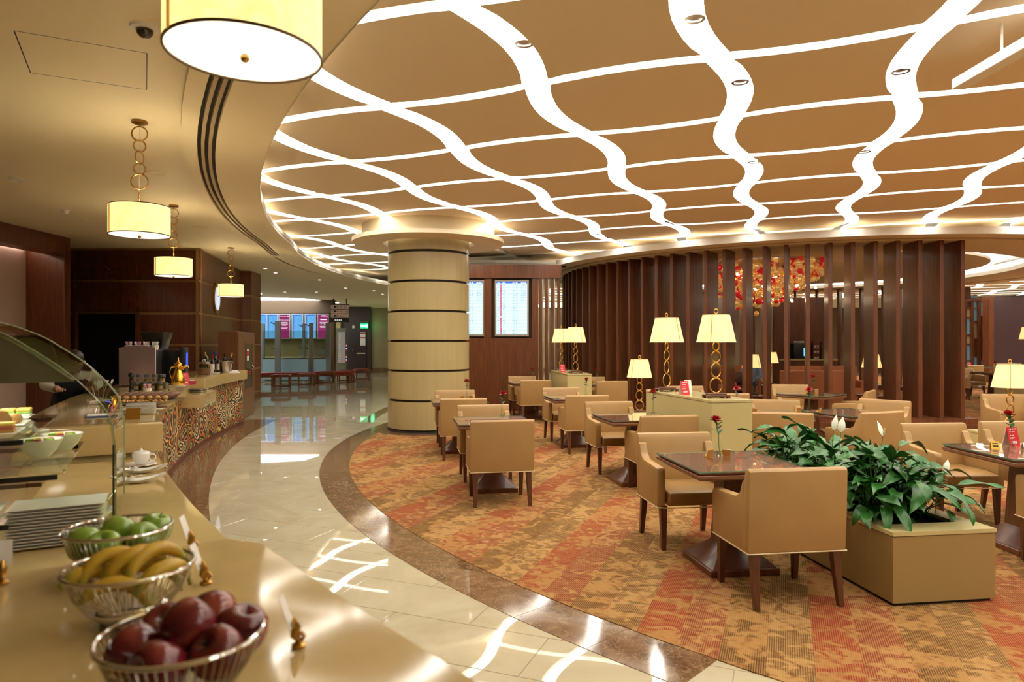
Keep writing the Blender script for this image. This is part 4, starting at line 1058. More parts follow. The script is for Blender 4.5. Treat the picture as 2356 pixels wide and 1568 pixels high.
for k, (s, y, l) in enumerate(((.42, .06, 'small square dish at the near end of the bottom tier'), (.44, .26, 'small square dish farther along the bottom tier'))):
    q = cp(s, y); plC((*q, Z3), CA, l, 'dish', 'small square dishes'); sb((q[0], q[1], Z3+.013), 0, ['white dip bowl on the near square dish', 'white dip bowl on the farther square dish'][k], 'bowl', 'white serving bowls', .75)
pl_mk = Maker(lambda: link('plate', MB().frus((-.125, .125, -.075, .075, 0), (-.15, .15, -.095, .095, .011)).mesh('plate', 'porcelain', bevel=.002, seg=1)))
for k in range(13):
    q = cp(.185+.004*((k*7) % 3-1), .125); pl_mk((*q, .8715+.0112*k), CA, 'white rectangular plate in the glass case, %s from the bottom of its stack' % ORD[k], 'plate', 'stack of rectangular plates')
ov = thing('oval_dish', (*cp(.15, .40), .871), CA, 'oval white dish with a fork behind the stacked plates', 'dish')
MB().lathe([(.0, .004), (.09, .004), (.13, .045), (.134, .045), (.094, 0), (0, 0)], 28).build('dish', 'porcelain', ov, smooth=True)
fk = thing('serving_fork', (*cp(.08, .42), .918), CA, 'steel serving fork lying on the oval dish', 'fork')
MB().tube([(0, 0, 0), (.03, .05, .02), (.06, .10, .05)], .004, 6, rs=[.003, .004, .006]).build('handle', 'chrome', fk, smooth=True)
# cup and leaf platters on the buffet top
cu = thing('cup', (-2.20, 4.05, .884), .3, 'white lidded cup standing on a saucer', 'cup')
MB().lathe([(0, .002), (.028, .002), (.045, .025), (.05, .06), (.046, .06), (.03, .02), (0, .012)], 24).build('bowl', 'porcelain', cu, smooth=True)
MB().lathe([(.048, .06), (.04, .072), (.01, .078), (.008, .088), (.0, .092)], 20).build('lid', 'porcelain', cu, smooth=True)
MB().ring((.06, 0, .035), .018, .02, .004, 0, 16, 6).build('handle', 'porcelain', cu, smooth=True)
sa = thing('saucer', (-2.20, 4.05, .871), 0, 'round white saucer under the lidded cup', 'saucer')
MB().lathe([(0, 0), (.05, 0), (.088, .012), (.086, .015), (.05, .006), (0, .006)], 28).build('dish', 'porcelain', sa, smooth=True)
def leaf_dish():
    t = thing('leaf_dish'); b = MB(); N = 11
    for i in range(N):
        s = i/(N-1); w = .045*sin(pi*s)**.7+.002; x = -.13+.26*s; lift = .03*abs(2*s-1)**2
        for k, hgt in ((-1, .016), (-.6, .003), (.6, .003), (1, .016)): b.v.append((x, k*w, hgt+lift))
    for i in range(N-1):
        for k in range(3): b.f.append([i*4+k, i*4+k+1, i*4+k+5, i*4+k+4]); b.m.append(0)
    n0 = len(b.v); b.v += [(x, y, z-.004) for x, y, z in b.v]; b.f += [[i+n0 for i in f[::-1]] for f in list(b.f)]; b.m += [0]*((N-1)*3)
    b.build('dish', 'porcelain', t, smooth=True, sharp=80)
    return t
ld = Maker(leaf_dish)
ld((-2.08, 3.83, .873), RAD(25), 'white pointed leaf dish, one nearer the cup', 'dish', 'leaf dishes'); ld((-1.95, 3.56, .873), RAD(25), 'white pointed leaf dish, one nearer the glass case', 'dish', 'leaf dishes')
for k, (x, y) in enumerate(((-2.11, 3.81), (-1.98, 3.54))):
    t = thing('dip_pot', (x, y, .880), 0, ['tiny steel pot on the leaf dish by the cup', 'tiny steel pot on the leaf dish by the glass case'][k], 'pot', 'tiny steel pots')
    MB().lathe([(0, 0), (.018, 0), (.022, .03), (.019, .03), (.016, .004), (0, .004)], 16).build('pot', 'chrome', t, smooth=True)
    MB().tube([(.01, 0, .02), (.04, .01, .034), (.07, .02, .03)], .0025, 5).build('spoon', 'chrome', t, smooth=True)

# ---------------------------------------------------------------- things on the bar
ZB = 1.071
sq_mk = Maker(lambda: link('plate', MB().frus((-.085, .085, -.085, .085, 0), (-.10, .10, -.10, .10, .014)).mesh('plate', 'porcelain', bevel=.002, seg=1)))
for k in range(5): sq_mk((-2.78, 5.12, ZB+.0145*k), RAD(28), 'small square plate on the bar before the bread tray, %s from the bottom' % ORD[k], 'plate', 'stack of small square plates')
plL = Maker(platter_fn(.44, .17, .016))
plL((-2.94, 5.36, ZB), RAD(8), 'long white platter with brown biscuits behind the small plates', 'platter')
bis = Maker(lambda: link('biscuit', MB().box(-.035, .035, -.025, .025, 0, .018).mesh('biscuit', 'crustdk', bevel=.004, seg=2)))
for k in range(4): bis((-3.10+.11*k, 5.36+.015*k, ZB+.014), .2*k, '%s brown biscuit from the left on the long platter' % ORD[k], 'biscuit', 'biscuits')
tr = thing('bread_tray', (-3.24, 6.0, ZB), RAD(8), 'shallow steel tray filled with rows of bread and pastries', 'tray')
MB().frus((-.24, .24, -.21, .21, 0), (-.26, .26, -.23, .23, .006)).build('bottom', 'steel', tr)
for x0, x1, y0, y1 in ((-.26, .26, -.23, -.222), (-.26, .26, .222, .23), (-.26, -.252, -.222, .222), (.252, .26, -.222, .222)): MB().box(x0, x1, y0, y1, .006, .03).build('side', 'steel', tr)
def trp(u, v): a = RAD(8); return (-3.24+u*cos(a)-v*sin(a), 6.0+u*sin(a)+v*cos(a))
def knot():
    b = MB(); pts = [(.026*cos(q)*(1+.25*cos(3*q)), .020*sin(q)*(1+.25*cos(3*q)), .016+.010*sin(3*q)) for q in [2*pi*i/30 for i in range(30)]]
    b.tube(pts, .009, 7, True).ell((0, 0, .012), (.016, .012, .012), 10, 6); return link('pastry', b.mesh('pastry', mat('golden_pastry', (.58, .30, .07), .45, var=.3, vscale=50), smooth=True, sharp=80))
kn = Maker(knot)
for k in range(8): q = trp(-.21+.06*k, -.16); kn((*q, ZB+.008), k*.9, '%s golden knot pastry from the left, front row of the tray' % ORD[k], 'pastry', 'knot pastries')
for k in range(7): q = trp(-.19+.064*k, -.05); bunB((*q, ZB+.03), k, '%s round brown roll from the left, middle row of the tray' % ORD[k], 'bread', 'tray rolls', 1.1)
stp = thing('tray_riser', trp(0, .02)+(ZB+.007,), RAD(8), 'thin rack raising the back rows in the bread tray', 'rack'); MB().box(-.235, .235, -.1, .19, 0, .022).build('rack', 'steel', stp)
lf = Maker(lambda: link('bread_loaf', MB().ell((0, 0, .03), (.031, .085, .032), 14, 8).mesh('bread_loaf', 'crustdk', smooth=True, sharp=80)))
for k in range(7): q = trp(-.205+.068*k, .10); lf((*q, ZB+.030), RAD(8-28), '%s dark loaf from the left, back row of the tray' % ORD[k], 'bread', 'dark loaves', None, (.12, 0, RAD(-20)))
def tumbler():
    t = thing('tumbler'); MB().lathe([(0, .006), (.024, .006), (.032, .10), (.034, .10), (.027, 0), (0, 0)], 16).build('glass', 'glass', t, smooth=True); return t
tb = Maker(tumbler)
for k in range(6): tb((-3.66-.075*(k % 3)+.03*(k//3), 6.35+.09*(k//3), ZB), 0, 'upturned water glass behind the cutlery, %s of the %s row' % (ORD[k % 3], ['front', 'rear'][k//3]), 'glass', 'water glasses')
cb = thing('cutlery_box', (-3.58, 5.95, ZB), RAD(15), 'shallow box of forks left of the bread tray', 'box')
MB().box(-.06, .06, -.11, .11, 0, .03).build('box', 'paper', cb, bevel=.003, seg=1)
fkm = Maker(lambda: (lambda t: (MB().tube([(0, 0, 0), (.002, 0, .1), (0, 0, .13)], .003, 6, rs=[.0045, .0025, .004]).build('handle', 'chrome', t, smooth=True), MB().box(-.010, .010, -.0015, .0015, .13, .185).build('tines', 'chrome', t, bevel=.001, seg=1), t)[2])(thing('fork')))
for k in range(8): fkm((-3.60+.012*(k % 2), 5.87+.022*k, ZB+.03), 0, 'steel fork standing in the box, %s from the front' % ORD[k], 'fork', 'forks in the box', None, (-.25+.05*(k % 3), -.25, .6*k))
pm = thing('pepper_mill', (-3.93, 7.05, ZB), 0, 'tall dark turned pepper mill with a brass knob', 'pepper mill')
MB().lathe([(.0, 0), (.034, 0), (.034, .02), (.022, .04), (.026, .075), (.019, .10), (.023, .135), (.030, .15), (.018, .158), (.0, .158)], 20).build('body', mat('ebony', (.018, .010, .008), .25, coat=.4), pm, smooth=True)
MB().lathe([(0, .158), (.018, .16), (.033, .185), (.030, .21), (.012, .222), (0, .224)], 20).build('head', M['black'], pm, smooth=True)
MB().lathe([(0, .222), (.006, .224), (.009, .234), (0, .242)], 12).build('knob', 'brass', pm, smooth=True)
def sachets():
    t = thing('sachet_pot'); MB().lathe([(0, 0), (.03, 0), (.04, .05), (.036, .05), (.026, .006), (0, .006)], 16).build('pot', 'porcelain', t, smooth=True)
    for k in range(9):
        a = k*2.4; c = MB().box(-.011, .011, -.001, .001, 0, .06); c.xf(Matrix.Translation((.018*cos(a), .018*sin(a), .03)) @ Matrix.Rotation(a, 4, 'Z') @ Matrix.Rotation(.25, 4, 'X')).build('sachet', ['paper', 'paper', 'pinkpaper'][k % 3], t)
    return t
M['pinkpaper'] = mat('pink_paper', (.60, .22, .34), .6)
sp = Maker(sachets)
sp((-3.82, 7.15, ZB), 0, 'white pot of sugar sachets right of the pepper mill', 'pot', 'sachet pots', 1.1)
ja = Maker(lambda: (lambda t: (MB().lathe([(0, .003), (.028, .003), (.03, .01), (.03, .06), (.026, .064)], 16).build('glass', 'glass', t, smooth=True), MB().lathe([(0, .064), (.032, .064), (.032, .092), (.028, .096), (0, .096)], 16).build('lid', mat('grey_lid', (.09, .09, .09), .4), t, smooth=True), MB().lathe([(0, .005), (.025, .005), (.025, .045), (0, .045)], 12).build('contents', mat('spices', (.30, .20, .08), .8, var=.4, vscale=80), t), t)[3])(thing('spice_jar')))
st = thing('jar_riser', (-4.08, 7.66, ZB), RAD(10), 'stepped stand under the spice jars', 'stand'); MB().box(-.17, .17, .04, .13, 0, .075).build('step', 'oliv', st)
for k in range(8):
    u, v, z = -.125+.082*(k % 4), (0 if k < 4 else .085), (0 if k < 4 else .076); a = RAD(10)
    ja((-4.08+u*cos(a)-v*sin(a), 7.66+u*sin(a)+v*cos(a), ZB+z), 0, 'grey-lidded glass spice jar, %s from the left in the %s row' % (ORD[k % 4], 'lower' if k < 4 else 'upper'), 'jar', 'spice jars')
es = thing('espresso_machine', (-4.58, 8.42, ZB), RAD(12), 'boxy espresso machine with a brushed pinkish steel back', 'coffee machine')
MB().prism([(-.2, -.10), (.2, -.10), (.2, .17), (-.2, .17)], .03, .44).build('body', 'black', es, bevel=.01, seg=2)
b = MB(); P = [(-.205, 0), (.205, 0), (.205, .46), (.1, .478), (0, .483), (-.1, .478), (-.205, .46)]
b.add([(x, -.125, z+.01) for x, z in P]+[(x, -.103, z+.01) for x, z in P], [list(range(7)), list(range(7, 14))[::-1]]+[[i, (i+1) % 7, 7+(i+1) % 7, 7+i] for i in range(7)]).build('back_panel', mat('pink_steel', (.50, .36, .34), .32, .75), es, bevel=.003, seg=1)
for x in (-.17, .17): MB().lathe([(.015, 0), (.015, .03)], 10, (x, -.05, 0)).build('foot', 'black', es)
for k in range(4):
    u = -.15+.10*k; a = RAD(12); sp((-4.58+u*cos(a)+.0, 8.42+u*sin(a)+.03, ZB+.441), k, 'white sachet pot on the espresso machine, %s from the left' % ORD[k], 'pot', 'sachet pots', 1.15)
gr = thing('coffee_grinder', (-4.68, 9.0, ZB), 0, 'black coffee grinder hopper rising behind the espresso machine', 'grinder')
MB().box(-.10, .10, -.1, .12, 0, .46).build('body', 'black', gr, bevel=.02, seg=2)
MB().frus((-.10, .10, -.09, .1, .46), (-.155, .155, -.13, .13, .67)).build('hopper', mat('smoked_plastic', (.03, .028, .025), .2), gr, bevel=.01, seg=2)
bm_ = thing('coffee_machine', (-4.42, 9.0, ZB), RAD(14), 'black coffee machine with a blue lit touch screen', 'coffee machine')
MB().box(-.13, .10, -.16, .2, 0, .44).build('body', 'black', bm_, bevel=.02, seg=3)
MB().prism([(.08, -.22), (.15, -.21), (.13, .06), (.08, .06)], .13, .47).build('front_door', 'black', bm_, bevel=.015, seg=2)
MB().add([(.1515, -.17, .22), (.139, -.02, .22), (.139, -.02, .40), (.1515, -.17, .40)], [(0, 1, 2, 3)]).build('touch_screen', emis('blue_screen', (.05, .12, 1.), 1.6), bm_)
MB().box(-.10, .16, -.18, .10, 0, .04).build('drip_tray', 'black', bm_, bevel=.006, seg=2)
da = thing('coffee_pot', (-4.02, 8.22, ZB+.02), RAD(30), 'polished gold Arabic coffee pot with a tall pointed lid', 'coffee pot')
MB().lathe([(0, 0), (.065, 0), (.075, .02), (.078, .05), (.062, .11), (.04, .17), (.034, .20), (.042, .225), (.046, .235), (0, .235)], 28).build('body', 'gold', da, smooth=True)
MB().lathe([(.048, .235), (.044, .255), (.02, .275), (.008, .285), (.013, .297), (.005, .307), (.009, .318), (.003, .33), (0, .345)], 20).build('lid', 'gold', da, smooth=True)
MB().tube([(-.03, 0, .22), (-.075, 0, .215), (-.095, 0, .16), (-.075, 0, .09), (-.055, 0, .06)], .006, 8).build('handle', 'gold', da, smooth=True)
MB().tube([(.035, 0, .19), (.075, 0, .225), (.105, 0, .225), (.12, 0, .20)], .01, 8, rs=[.02, .014, .009, .005]).build('spout', 'gold', da, smooth=True)
pc = Maker(platter_fn(.2, .2, .018)); pc((-4.02, 8.22, ZB), RAD(20), 'square cream dish under the gold coffee pot', 'dish')
rb = thing('red_box', (-4.10, 8.68, ZB), RAD(-20), 'small red lacquer box beside the gold coffee pot', 'box'); MB().box(-.06, .06, -.05, .05, 0, .05).build('box', 'red', rb, bevel=.004, seg=1); MB().box(-.05, .05, -.04, .04, .05, .056).build('label_plate', 'paper', rb)
tent(-4.08, 8.5, ZB, 60, 'tall red card behind the gold coffee pot')
# second bar top
gj = thing('biscuit_jar', (-5.10, 11.3, ZB), 0, 'big round glass jar with a steel lid, dark biscuits inside', 'jar')
MB().lathe([(0, .004), (.09, .004), (.105, .02), (.105, .17), (.09, .185)], 28).build('glass', 'glass', gj, smooth=True)
MB().lathe([(0, .01), (.09, .01), (.098, .03), (.095, .10), (.05, .115), (0, .10)], 16).build('contents', 'crustdk', gj, smooth=True)
MB().lathe([(.095, .185), (.1, .19), (.1, .205), (.07, .218), (0, .222)], 28).build('lid', 'steel', gj, smooth=True); MB().ring((0, 0, .235), .02, .018, .005, .3, 16, 6).build('lid_ring', 'steel', gj, smooth=True)
def bucket():
    t = thing('ice_bucket'); MB().lathe([(0, 0), (.085, 0), (.095, .02), (.115, .17), (.12, .20), (.126, .205), (.122, .21), (.112, .20), (.09, .03), (0, .03)], 28).build('pail', 'steel', t, smooth=True)
    MB().lathe([(.0, .17), (.112, .17)], 20).build('ice', mat('ice', (.7, .72, .72), .3), t)
    for s in (-1, 1): MB().ring((s*.122, 0, .17), .012, .018, .004, pi/2, 14, 5).build('handle', 'steel', t, smooth=True)
    return t
bk = Maker(bucket)
bk((-5.10, 12.15, ZB), .4, 'polished steel ice bucket at the front with bottles in it', 'bucket', 'ice buckets'); bk((-5.38, 12.3, ZB), 1., 'steel ice bucket tucked behind the red wine bottles', 'bucket', 'ice buckets')
def bottle_fn(body, foil, lab):
    def f():
        t = thing('bottle')
        MB().lathe([(0, .0), (.035, .0), (.038, .006), (.038, .19), (.03, .22), (.015, .25), (.014, .31), (0, .31)], 20).build('body', mat('bottle_'+body, {'g': (.008, .018, .010), 'd': (.010, .004, .005)}[body], .08, coat=.5), t, smooth=True)
        MB().lathe([(.0155, .245), (.0165, .25), (.0160, .315), (.0, .318)], 14).build('foil', foil, t, smooth=True)
        if lab: MB().sector((0, 0), .0385, .0392, -2.6, -.6, .05, .16, 10).build('paper_label', 'paper', t, smooth=True)
        return t
    return f
M['foilgold'] = mat('gold_foil', (.75, .45, .12), .3, .7); M['foilblue'] = mat('blue_foil', (.03, .05, .35), .3, .4); M['foilred'] = mat('red_foil', (.25, .012, .02), .3, .3)
bg, bb, br_, bd = Maker(bottle_fn('g', 'foilgold', 0)), Maker(bottle_fn('g', 'foilblue', 0)), Maker(bottle_fn('d', 'foilred', 1)), Maker(bottle_fn('g', 'black', 0))
bg((-5.44, 12.28, ZB+.05), 0, 'gold-foiled bottle leaning left in the rear ice bucket', 'bottle', 'bottles on the bar', None, (.1, -.22, 0)); bb((-5.33, 12.34, ZB+.05), 0, 'blue-topped bottle in the rear ice bucket', 'bottle', 'bottles on the bar', None, (.1, -.1, 0))
br_((-5.24, 11.95, ZB), .3, 'red wine bottle with a white label in front of the buckets', 'bottle', 'bottles on the bar'); br_((-5.17, 12.03, ZB), -.2, 'red wine bottle half hidden behind the labelled one', 'bottle', 'bottles on the bar')
bg((-5.05, 12.17, ZB+.04), 0, 'gold-foiled bottle leaning right in the front ice bucket', 'bottle', 'bottles on the bar', None, (.1, .22, 0)); bd((-5.13, 12.15, ZB+.03), 0, 'dark-topped bottle in the front ice bucket', 'bottle', 'bottles on the bar', None, (.1, .1, 0))
nd = thing('napkin_dish', (-5.0, 11.45, ZB), RAD(10), 'low white dish with a small white card before the wine bottles', 'dish'); MB().frus((-.08, .08, -.04, .04, 0), (-.09, .09, -.05, .05, .03)).build('dish', 'porcelain', nd, bevel=.004, seg=1); MB().box(-.05, .0, .0, .003, .02, .085).build('card', 'paper', nd)
np_ = thing('napkin', (-4.84, 11.9, ZB), .3, 'crumpled white napkin beside the front ice bucket', 'napkin'); MB().frus((-.09, .09, -.05, .05, 0), (-.03, .05, -.015, .02, .05)).build('cloth', 'paper', np_, bevel=.008, seg=2)
for k in range(2):
    t = thing('steel_tray', (-4.62, 9.85, .886+.028*k), RAD(8), ['lower steel tray on the low ledge of the bar', 'upper steel tray on the low ledge of the bar'][k], 'tray', 'trays on the ledge'); MB().frus((-.16, .16, -.13, .13, 0), (-.18, .18, -.15, .15, .026)).build('tray', 'steel', t, bevel=.003, seg=1)
bbk = thing('order_booklet', (-2.95, 4.95, ZB), RAD(30), 'open booklets lying on the bar behind the glass', 'booklet'); MB().box(-.12, .12, -.09, .09, 0, .008).build('cover', mat('blue_cover', (.05, .08, .25), .4), bbk); MB().box(-.11, .11, -.08, .08, .008, .012).build('pages', 'paper', bbk)
ck2 = thing('brass_plate', (-2.62, 4.72, ZB), RAD(20), 'small brass plaque propped at the end of the bar', 'plaque'); MB().slabx([(-.02, 0), (-.014, 0), (.022, .075), (.016, .075)], -.045, .045).build('plate', 'brass', ck2)
# ---------------------------------------------------------------- pendant lamps over the counter
def make_pendant():
    t = thing('pendant_lamp')           # origin where it meets the ceiling
    MB().lathe([(.0, 0), (.062, 0), (.064, -.022), (.010, -.026), (.008, -.05), (0, -.05)], 28).build('canopy', 'brass', t, smooth=True)
    z = -.05
    for k, (r, rot) in enumerate(((.062, .15), (.050, .5), (.055, 1.45), (.048, .4), (.066, .2))):
        MB().ring((0, 0, z-r), r*(.95 if k % 2 else 1.05), r, .0058, rot, 28, 7).build('chain_ring', 'brass', t, smooth=True); z -= 2*r-.004
    for k in range(3): MB().ring((0, 0, z-.022), .009, .026, .0035, k*1.57, 14, 6).build('chain_link', 'brass', t, smooth=True); z -= .040
    MB().tube([(0, .004, -.03), (.004, .002, -.3), (-.003, 0, -.5), (0, 0, z-.03)], .0022, 5).build('cable', mat('clear_cable', (.7, .66, .5), .4), t, smooth=True)
    zt, zb, R = -.75, -1.0, .243
    sh_ = MB().lathe([(R, zb), (R, zt), (R-.003, zt), (R-.003, zb)], 64, close=True).build('shade', 'shade', t, smooth=True)
    b = MB()
    for zz in (zt, zb): b.lathe([(R-.004, zz-.003), (R+.0025, zz-.003), (R+.0025, zz+.004), (R-.004, zz+.004)], 64, close=True)
    b.build('shade_rim', mat('dark_bronze', (.10, .05, .018), .4, .5), sh_, smooth=True)
    MB().sector((0, 0), R+.0005, R+.003, RAD(228), RAD(232.5), zb, zt, 3).build('shade_strap', mat('ochre_strap', (.55, .28, .04), .6, emit=(1, .45, .06), es=.35), sh_)
    MB().lathe([(0, zb+.003), (R-.005, zb+.003)], 64).build('diffuser', 'diffuser', t)
    MB().ell((0, 0, zb-.012), (.014, .014, .014), 14, 10).build('finial', 'brass', t, smooth=True)
    MB().tube([(-R, 0, zt+.0), (0, 0, zt+.0), (R, 0, zt+.0)], .004, 6).tube([(0, 0, zt), (0, 0, z)], .006, 6).build('spider', 'brass', t, smooth=True)
    MB().ell((.06, .05, -.80), (.04, .04, .045), 10, 8).ell((-.06, -.05, -.80), (.04, .04, .045), 10, 8).build('bulb', emis('pendant_bulb', (1., .80, .45), 130), t, smooth=True)
    return t
pd = Maker(make_pendant)
for x, y, l in ((-.872, 2.228, 'huge drum pendant lamp cut off by the top edge'), (-3.26, 5.976, 'drum pendant lamp hanging on brass rings, second from us'), (-4.78, 9.645, 'drum pendant lamp before the wood wall, third from us'), (-5.73, 13.92, 'smallest drum pendant lamp of the row, by the clock')):
    pd((x, y, ZO), 0, l, 'pendant lamp', 'drum pendants over the counter')
pd((21.5, 31.0, 3.56), 0, 'tiny pendant lamp in the far dining area', 'pendant lamp')
# ceiling fittings on the plain soffit
def disc(name, x, y, r, label, cat, h=.012, m='soffit', z=ZO):
    t = thing(name, (x, y, z), 0, label, cat); MB().lathe([(0, 0), (r, 0), (r*.97, -h), (r*.8, -h), (r*.78, -h*.6), (0, -h*.6)], 28).build('plate', m, t, smooth=True); return t
def at_ceiling(px, py, z=ZO): d = (z-1.6)*1571/(788-py); return ((px-1178)/1571*d, d)
cd = thing('ceiling_camera', (*at_ceiling(333, 62), ZO), 0, 'dome camera with a pale flange on the ceiling', 'camera')
MB().lathe([(0, 0), (.085, 0), (.08, -.016), (.055, -.02)], 28).build('flange', 'white', cd, smooth=True); MB().ell((0, 0, -.02), (.05, .05, .05), 20, 12).build('dome', mat('smoked_dome', (.03, .02, .015), .1, coat=.6), cd, smooth=True)
hx = [at_ceiling(*p) for p in ((32, 70), (338, 122), (337, 206), (70, 167))]
pnl = MB()
for p, q in zip(hx, hx[1:]+hx[:1]):
    d = (Vector(q)-Vector(p)).normalized(); nrm = Vector((-d.y, d.x))*.004
    pnl.add([(p[0]-nrm.x, p[1]-nrm.y, ZO-.001), (q[0]-nrm.x, q[1]-nrm.y, ZO-.001), (q[0]+nrm.x, q[1]+nrm.y, ZO-.001), (p[0]+nrm.x, p[1]+nrm.y, ZO-.001)], [(0, 1, 2, 3)])
tag(pnl.build('access_hatch', 'slot'), 'flush rectangular access hatch joint in the ceiling', 'hatch')
disc('ceiling_speaker', *at_ceiling(360, 397), .10, 'round ceiling speaker beside the second pendant', 'speaker'); disc('ceiling_speaker', *at_ceiling(461, 522), .11, 'round ceiling speaker between third pendant and slot', 'speaker')
disc('smoke_detector', *at_ceiling(38, 410), .075, 'flat white smoke detector at the left edge of the ceiling', 'smoke detector', .03, 'white')
sd = thing('smoke_detector', (*at_ceiling(150, 483), ZO), 0, 'white domed smoke detector above the wood pillar', 'smoke detector'); MB().lathe([(0, 0), (.055, 0), (.05, -.02), (.03, -.055), (0, -.058)], 20).build('housing', 'white', sd, smooth=True)
for k, (px, py) in enumerate(((105, 454), (193, 506))): disc('ceiling_vent', *at_ceiling(px, py), .05, ['small round vent left of the second pendant', 'small vent behind the domed smoke detector'][k], 'vent', .006)
for k, (px, py) in enumerate(((610, 617), (634, 627), (656, 671), (728, 671), (735, 643), (860, 668), (795, 662), (880, 676))):
    t = thing('recessed_downlight', (*at_ceiling(px, py), ZO), 0, 'small recessed downlight in the foyer ceiling, %s from the wood wall' % ORD[k], 'downlight', 'foyer downlights')
    MB().lathe([(.05, 0), (.07, 0), (.07, -.008), (.05, -.008)], 20, close=True).build('trim_ring', 'white', t, smooth=True); MB().lathe([(0, -.002), (.05, -.002)], 20).build('lens', emis('foyer_lens%d' % k, (1., .93, .8), 9), t)
lb = thing('light_batten', (3.30, 3.0, 3.49), 0, 'pale hanging batten at the top right of the ceiling', 'light batten')
MB().box(-.05, .05, -1.5, 2.05, -.02, .055).build('batten', 'white', lb, bevel=.004, seg=1)
for y in (-.9, 1.6): MB().box(-.006, .006, y-.006, y+.006, .055, .26).build('hanger', 'white', lb)

# ---------------------------------------------------------------- flight screens
def board(name, hdr, tint):
    m = bpy.data.materials.new(name); m.use_nodes = True; t = m.node_tree; t.nodes.remove(t.nodes['Principled BSDF']); N = NT(t)
    tc = t.nodes.new('ShaderNodeTexCoord'); sx = t.nodes.new('ShaderNodeSeparateXYZ'); t.links.new(tc.outputs['Generated'], sx.inputs[0])
    x, z = sx.outputs[0], sx.outputs[2]
    row = N.n('MULTIPLY', z, 32.0); rid = N.n('FLOOR', row); fr = N.n('FRACT', row)
    inrow = N.n('MULTIPLY', N.n('GREATER_THAN', fr, .28), N.n('LESS_THAN', fr, .74))
    wn = t.nodes.new('ShaderNodeTexWhiteNoise'); wn.noise_dimensions = '2D'
    t.links.new(N.comb(N.n('FLOOR', N.n('MULTIPLY', x, 95.0)), N.n('ADD', N.n('MULTIPLY', rid, 3.0), N.n('FLOOR', N.n('MULTIPLY', fr, 3.0)))), wn.inputs['Vector'])
    def span(a, b): return N.n('MULTIPLY', N.n('GREATER_THAN', x, a), N.n('LESS_THAN', x, b))
    cols = span(.03, .10)
    for a, b in ((.20, .30), (.52, .62), (.64, .69)): cols = N.n('ADD', cols, span(a, b))
    up = N.n('GREATER_THAN', z, .60); cols = N.n('ADD', cols, N.n('MULTIPLY', span(.80, .97), up))
    txt = N.n('MULTIPLY', N.n('MULTIPLY', inrow, cols), N.n('GREATER_THAN', wn.outputs['Value'], .42))
    c = N.mix(N.n('MODULO', rid, 2.0), (.70, .93, 1.), (.83, .97, 1.))
    c = N.mix(N.n('MULTIPLY', txt, .62), c, (.10, .35, .75))
    redc = N.n('MULTIPLY', span(.115, .175), N.n('MULTIPLY', N.n('GREATER_THAN', fr, .12), N.n('LESS_THAN', z, .95)))
    skip = N.n('GREATER_THAN', N.n('ABSOLUTE', N.n('SUBTRACT', rid, 10.0)), .5)
    c = N.mix(N.n('MULTIPLY', redc, skip), c, (.62, .02, .09))
    tail = N.n('MULTIPLY', N.n('MULTIPLY', span(.135, .155), N.n('GREATER_THAN', fr, .3)), N.n('MULTIPLY', N.n('LESS_THAN', fr, .62), N.n('LESS_THAN', z, .95)))
    c = N.mix(tail, c, (.9, .85, .9))
    hd = N.n('GREATER_THAN', z, .968); c = N.mix(hd, c, (.03, .17, .80))
    c = N.mix(N.n('MULTIPLY', N.n('MULTIPLY', hd, N.n('LESS_THAN', z, .988)), N.n('MULTIPLY', cols, N.n('GREATER_THAN', wn.outputs['Value'], .35))), c, (.9, .95, 1.))
    e = t.nodes.new('ShaderNodeEmission'); e.inputs[1].default_value = hdr
    tn = t.nodes.new('ShaderNodeMix'); tn.data_type = 'RGBA'; tn.blend_type = 'MULTIPLY'; tn.inputs[0].default_value = 1; tn.inputs[7].default_value = (*tint, 1); t.links.new(c, tn.inputs[6]); t.links.new(tn.outputs[2], e.inputs[0]); t.links.new(e.outputs[0], t.nodes['Material Output'].inputs[0])
    return m
BOARD = board('flight_board', 1.0, (1, 1, 1)); BOARD2 = board('flight_board_blue', .8, (.22, .55, 1.))
for x0, l in ((-1.45, 'tall flight information screen half hidden by the column'), (-.405, 'tall flight information screen with a red column, fully visible')):
    t = thing('flight_screen', (x0, 16.02, 1.75), 0, l, 'screen', 'flight screens by the column')
    MB().box(0, .80, 0, .05, 0, 1.33).build('housing', mat('screen_silver', (.42, .39, .34), .35, .5), t, bevel=.006, seg=1)
    MB().box(.04, .76, -.004, .0, .045, 1.285).build('display', BOARD, t)
# ---------------------------------------------------------------- clock on the side wall
wa = atan2(18.3-14.0, -7.25+6.4)
ckk = thing('wall_clock', (-6.66, 15.45, 2.60), wa-pi, 'round wall clock with a beaded brass frame and white face', 'clock')
o = Matrix.Rotation(pi/2, 4, 'X')
def cdisc(b): return b.xf(o)
MB().lathe([(.27, -.0), (.36, 0), (.36, .03), (.33, .045), (.28, .03), (.27, .02)], 48, close=True).xf(o).build('frame', 'brass', ckk, smooth=True)
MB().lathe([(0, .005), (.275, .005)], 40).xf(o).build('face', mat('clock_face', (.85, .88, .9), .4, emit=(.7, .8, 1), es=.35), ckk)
b = MB()
for k in range(36): a = 2*pi*k/36; b.ell((.315*cos(a), -.045, .315*sin(a)), (.018, .014, .018), 8, 6)
b.build('beading', 'brass', ckk, smooth=True, kind='stuff')
for k in range(12): a = 2*pi*k/12; MB().box(-.008, .008, -.012, -.008, .20, .25).xf(Matrix.Rotation(a, 4, 'Y')).build('hour_mark', 'blackm', ckk)
MB().box(-.008, .008, -.016, -.012, -.02, .15).xf(Matrix.Rotation(RAD(-55), 4, 'Y')).build('hour_hand', 'blackm', ckk); MB().box(-.006, .006, -.020, -.016, -.03, .22).xf(Matrix.Rotation(RAD(160), 4, 'Y')).build('minute_hand', 'blackm', ckk)
